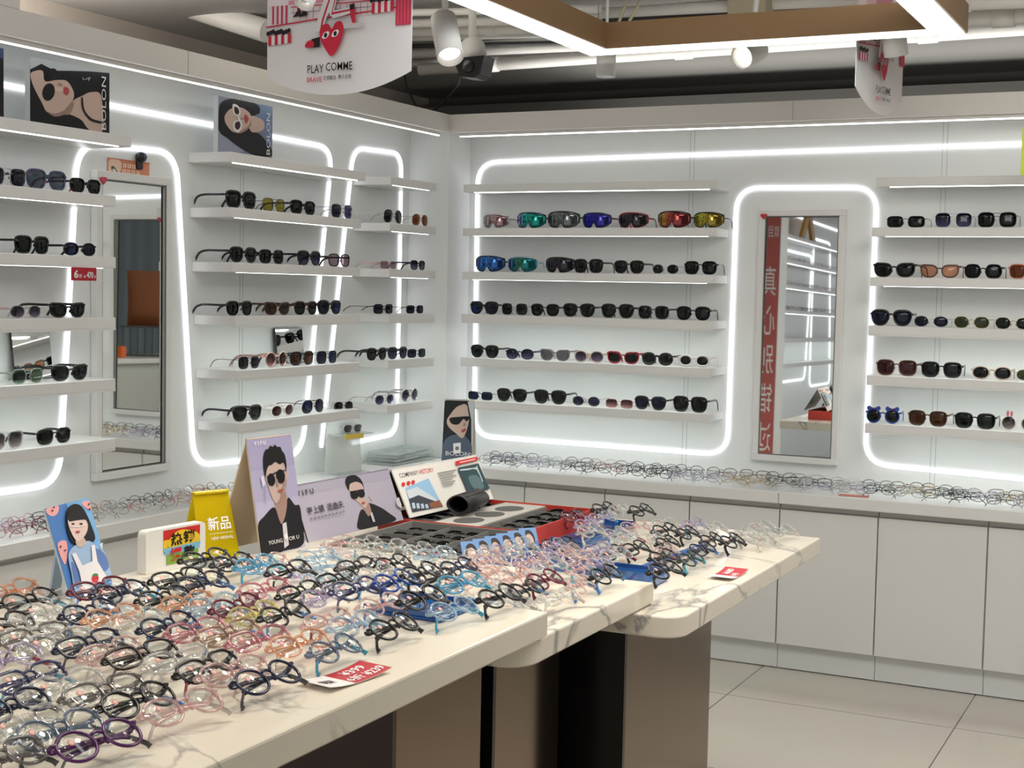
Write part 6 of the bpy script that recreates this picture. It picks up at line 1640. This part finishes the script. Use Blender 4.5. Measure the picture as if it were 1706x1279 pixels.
# ------------------------------------------------------------------ what the two mirrors show of the rest of the shop
# farther part of the poster wall: pillar with a red upright banner, more shelves
struct(MB().box(0.0005, -4.75, 0, 0.612, -4.52, 2.62).build('pillar', M_WALL))
t = thing('upright_banner', 'red upright banner with white characters, seen in the framed mirror', 'banner', (0.609, -4.515, 0.05), PI)
MB().box(0, -0.002, 0, 0.135, 0, 2.4).build('sheet', flat(srgb(186, 92, 88), 0.5), t)
p = Print(0.135, 2.4)
for k, ch in enumerate('真心别错过'):
    zc = (1.644 - 0.282 * k - 0.05) / 2.4
    p.text(WHITEINK, ch, 0.14, zc - 0.044, 0.84, zc + 0.044, 0.0)
zc = (2.0 - 0.05) / 2.4
p.shape(ink(90, 160, 220), ell(0.82, zc, 0.14, 0.022), False, True)
p.text(WHITEINK, '欢目', 0.06, zc - 0.018, 0.62, zc + 0.018, 0.0)
p.build('lettering', t, (0, -0.002, 0))
SZ2 = [2.09, 1.87, 1.65, 1.43, 1.18, 0.955]
for i, z in enumerate(SZ2):
    shelf_left(-11.8, -4.85, z, ORD[i] + ' white shelf of the shop front section seen only in the framed mirror', i < 4)
def loop3(pts, label, r=0.011, closed=True):
    out = []
    for i in range(len(pts)):
        a, b, c = Vector(pts[i - 1]), Vector(pts[i]), Vector(pts[(i + 1) % len(pts)])
        if not closed and i in (0, len(pts) - 1): out.append(b); continue
        d = 0.10
        p_, q_ = b + (a - b).normalized() * d, b + (c - b).normalized() * d
        for k in range(9):
            t_ = k / 8; out.append(p_ * (1 - t_) ** 2 + b * 2 * t_ * (1 - t_) + q_ * t_ * t_)
    o = MB().tube(out, r, (1, 0, 0), 0.005, 8, closed).build('light_tube', M_LED); tag(o, label, 'light')
loop3([(0.006, -5.0, 0.80), (0.006, -8.45, 0.80), (0.006, -8.6, 2.02), (0.006, -5.0, 2.02)], 'white light loop of the shop front wall seen in the framed mirror')
loop3([(0.006, -9.75, 0.72), (0.006, -9.5, 2.2), (0.006, -8.66, 2.2), (0.006, -8.7, 0.72)], 'narrow white light loop of the shop front wall seen in the framed mirror')
loop3([(0.006, -12.0, 2.36), (0.006, -4.9, 2.36)], 'straight white light line above the shop front shelves seen in the framed mirror', 0.011, False)
for i in (1, 2, 3):
    for k in range(13):
        fr = random.choice(['clear', 'silver', 'gunmetal', 'clear pink'])
        lab = '%s eyeglasses standing on the shop front shelves seen in the framed mirror' % (fr if fr != 'clear' else 'colourless')
        specs('eyeglasses', 'eyeglasses', 'ovalmetal', 'open', (0.15, -6.7 - 0.21 * k, SZ2[i] + 0.0342), PI / 2 + random.uniform(-0.1, 0.1), 1.1, fr, 'clear', lab, lab)
t = thing('letter_stand', 'orange letter shaped like an upside down V on a top shelf in the framed mirror', 'sign', (0.12, -7.86, SZ2[0] + 0.0345), PI / 2)
mb = MB()
for s in (-1, 1): mb.prism([(s * 0.34, 0), (s * 0.19, 0), (-s * 0.02, 0.24), (s * 0.12, 0.24)], 0, 0.03, 0, 1)
mb.build('letter', flat(srgb(226, 160, 50), 0.4), t)
# side of the shop behind the right edge of the picture, seen through both mirrors
t = thing('side_counter', 'grey white counter across the aisle seen in the poster wall mirror', 'counter', (4.7, -4.4, 0), 0)
MB().rbox(0, 0, 0.0, 0.9, 1.8, 0.87, 0.004).build('body', flat((0.55, 0.56, 0.53), 0.4), t)
MB().rbox(-0.03, -0.03, 0.8705, 0.93, 1.83, 0.91, 0.004).build('top', M_SHELF, t)
t = thing('leather_cushion', 'brown leather cushion propped on a rack, seen in the poster wall mirror', 'cushion', (5.10, -3.62, 1.161), math.radians(40))
mb = MB()
n = 12
for side in (-1, 1):
    for i in range(n + 1):
        for j in range(n + 1):
            u, v = i / n, j / n
            q = (1 - (2 * u - 1) ** 4) * (1 - (2 * v - 1) ** 4)
            mb.v.append(((u - 0.5) * 0.30 * (1 - 0.06 * math.sin(PI * v)), side * (0.004 + 0.04 * q) + 0.12 * v, v * 0.46 + 0.002))
K = (n + 1) ** 2
for i in range(n):
    for j in range(n):
        a_ = i * (n + 1) + j; b_ = a_ + n + 1
        mb.face((a_, b_, b_ + 1, a_ + 1), 0, True); mb.face((K + a_, K + a_ + 1, K + b_ + 1, K + b_), 0, True)
mb.build('cover', flat(srgb(150, 88, 52), 0.45), t)
t = thing('wire_rack', 'dark wire rack on the counter across the aisle, seen in the poster wall mirror', 'rack', (5.10, -3.62, 0.9105), math.radians(40))
mb = MB()
for k in range(9): mb.tube([(-0.24 + 0.06 * k, 0, 0), (-0.24 + 0.06 * k, 0, 0.25)], 0.004, (1, 0, 0), None, 5)
mb.box(-0.25, -0.01, 0.238, 0.25, 0.16, 0.25); mb.box(-0.25, 0.0, 0.0, 0.25, 0.14, 0.01)
mb.build('frame', flat((0.08, 0.08, 0.08), 0.4), t)
t = thing('orange_box', 'small bright orange box on the counter across the aisle, seen in the poster wall mirror', 'box', (4.90, -3.20, 0.9105), 0.3)
MB().rbox(0, 0, 0, 0.10, 0.08, 0.09, 0.006).build('body', flat(srgb(240, 110, 30), 0.4), t)
t = thing('curtain', 'blue grey curtain across the aisle, seen in the poster wall mirror', 'curtain', (6.4, -6.6, 0.0), PI / 2)
mb = MB(); N = 90
for i in range(N + 1):
    x = 2.4 * i / N; y = 0.03 * math.sin(i * 0.9)
    mb.v += [(x, y, 0.15), (x, y, 2.3), (x, y + 0.004, 0.15), (x, y + 0.004, 2.3)]
for i in range(N):
    k = 4 * i
    mb.face((k, k + 4, k + 5, k + 1), 0, True); mb.face((k + 2, k + 3, k + 7, k + 6), 0, True)
mb.build('cloth', flat(srgb(160, 172, 184), 0.8), t)
MB().tube([(-0.05, 0, 2.31), (2.45, 0, 2.31)], 0.012, (0, 0, 1), None, 8).build('rail', M_PIPE, t)
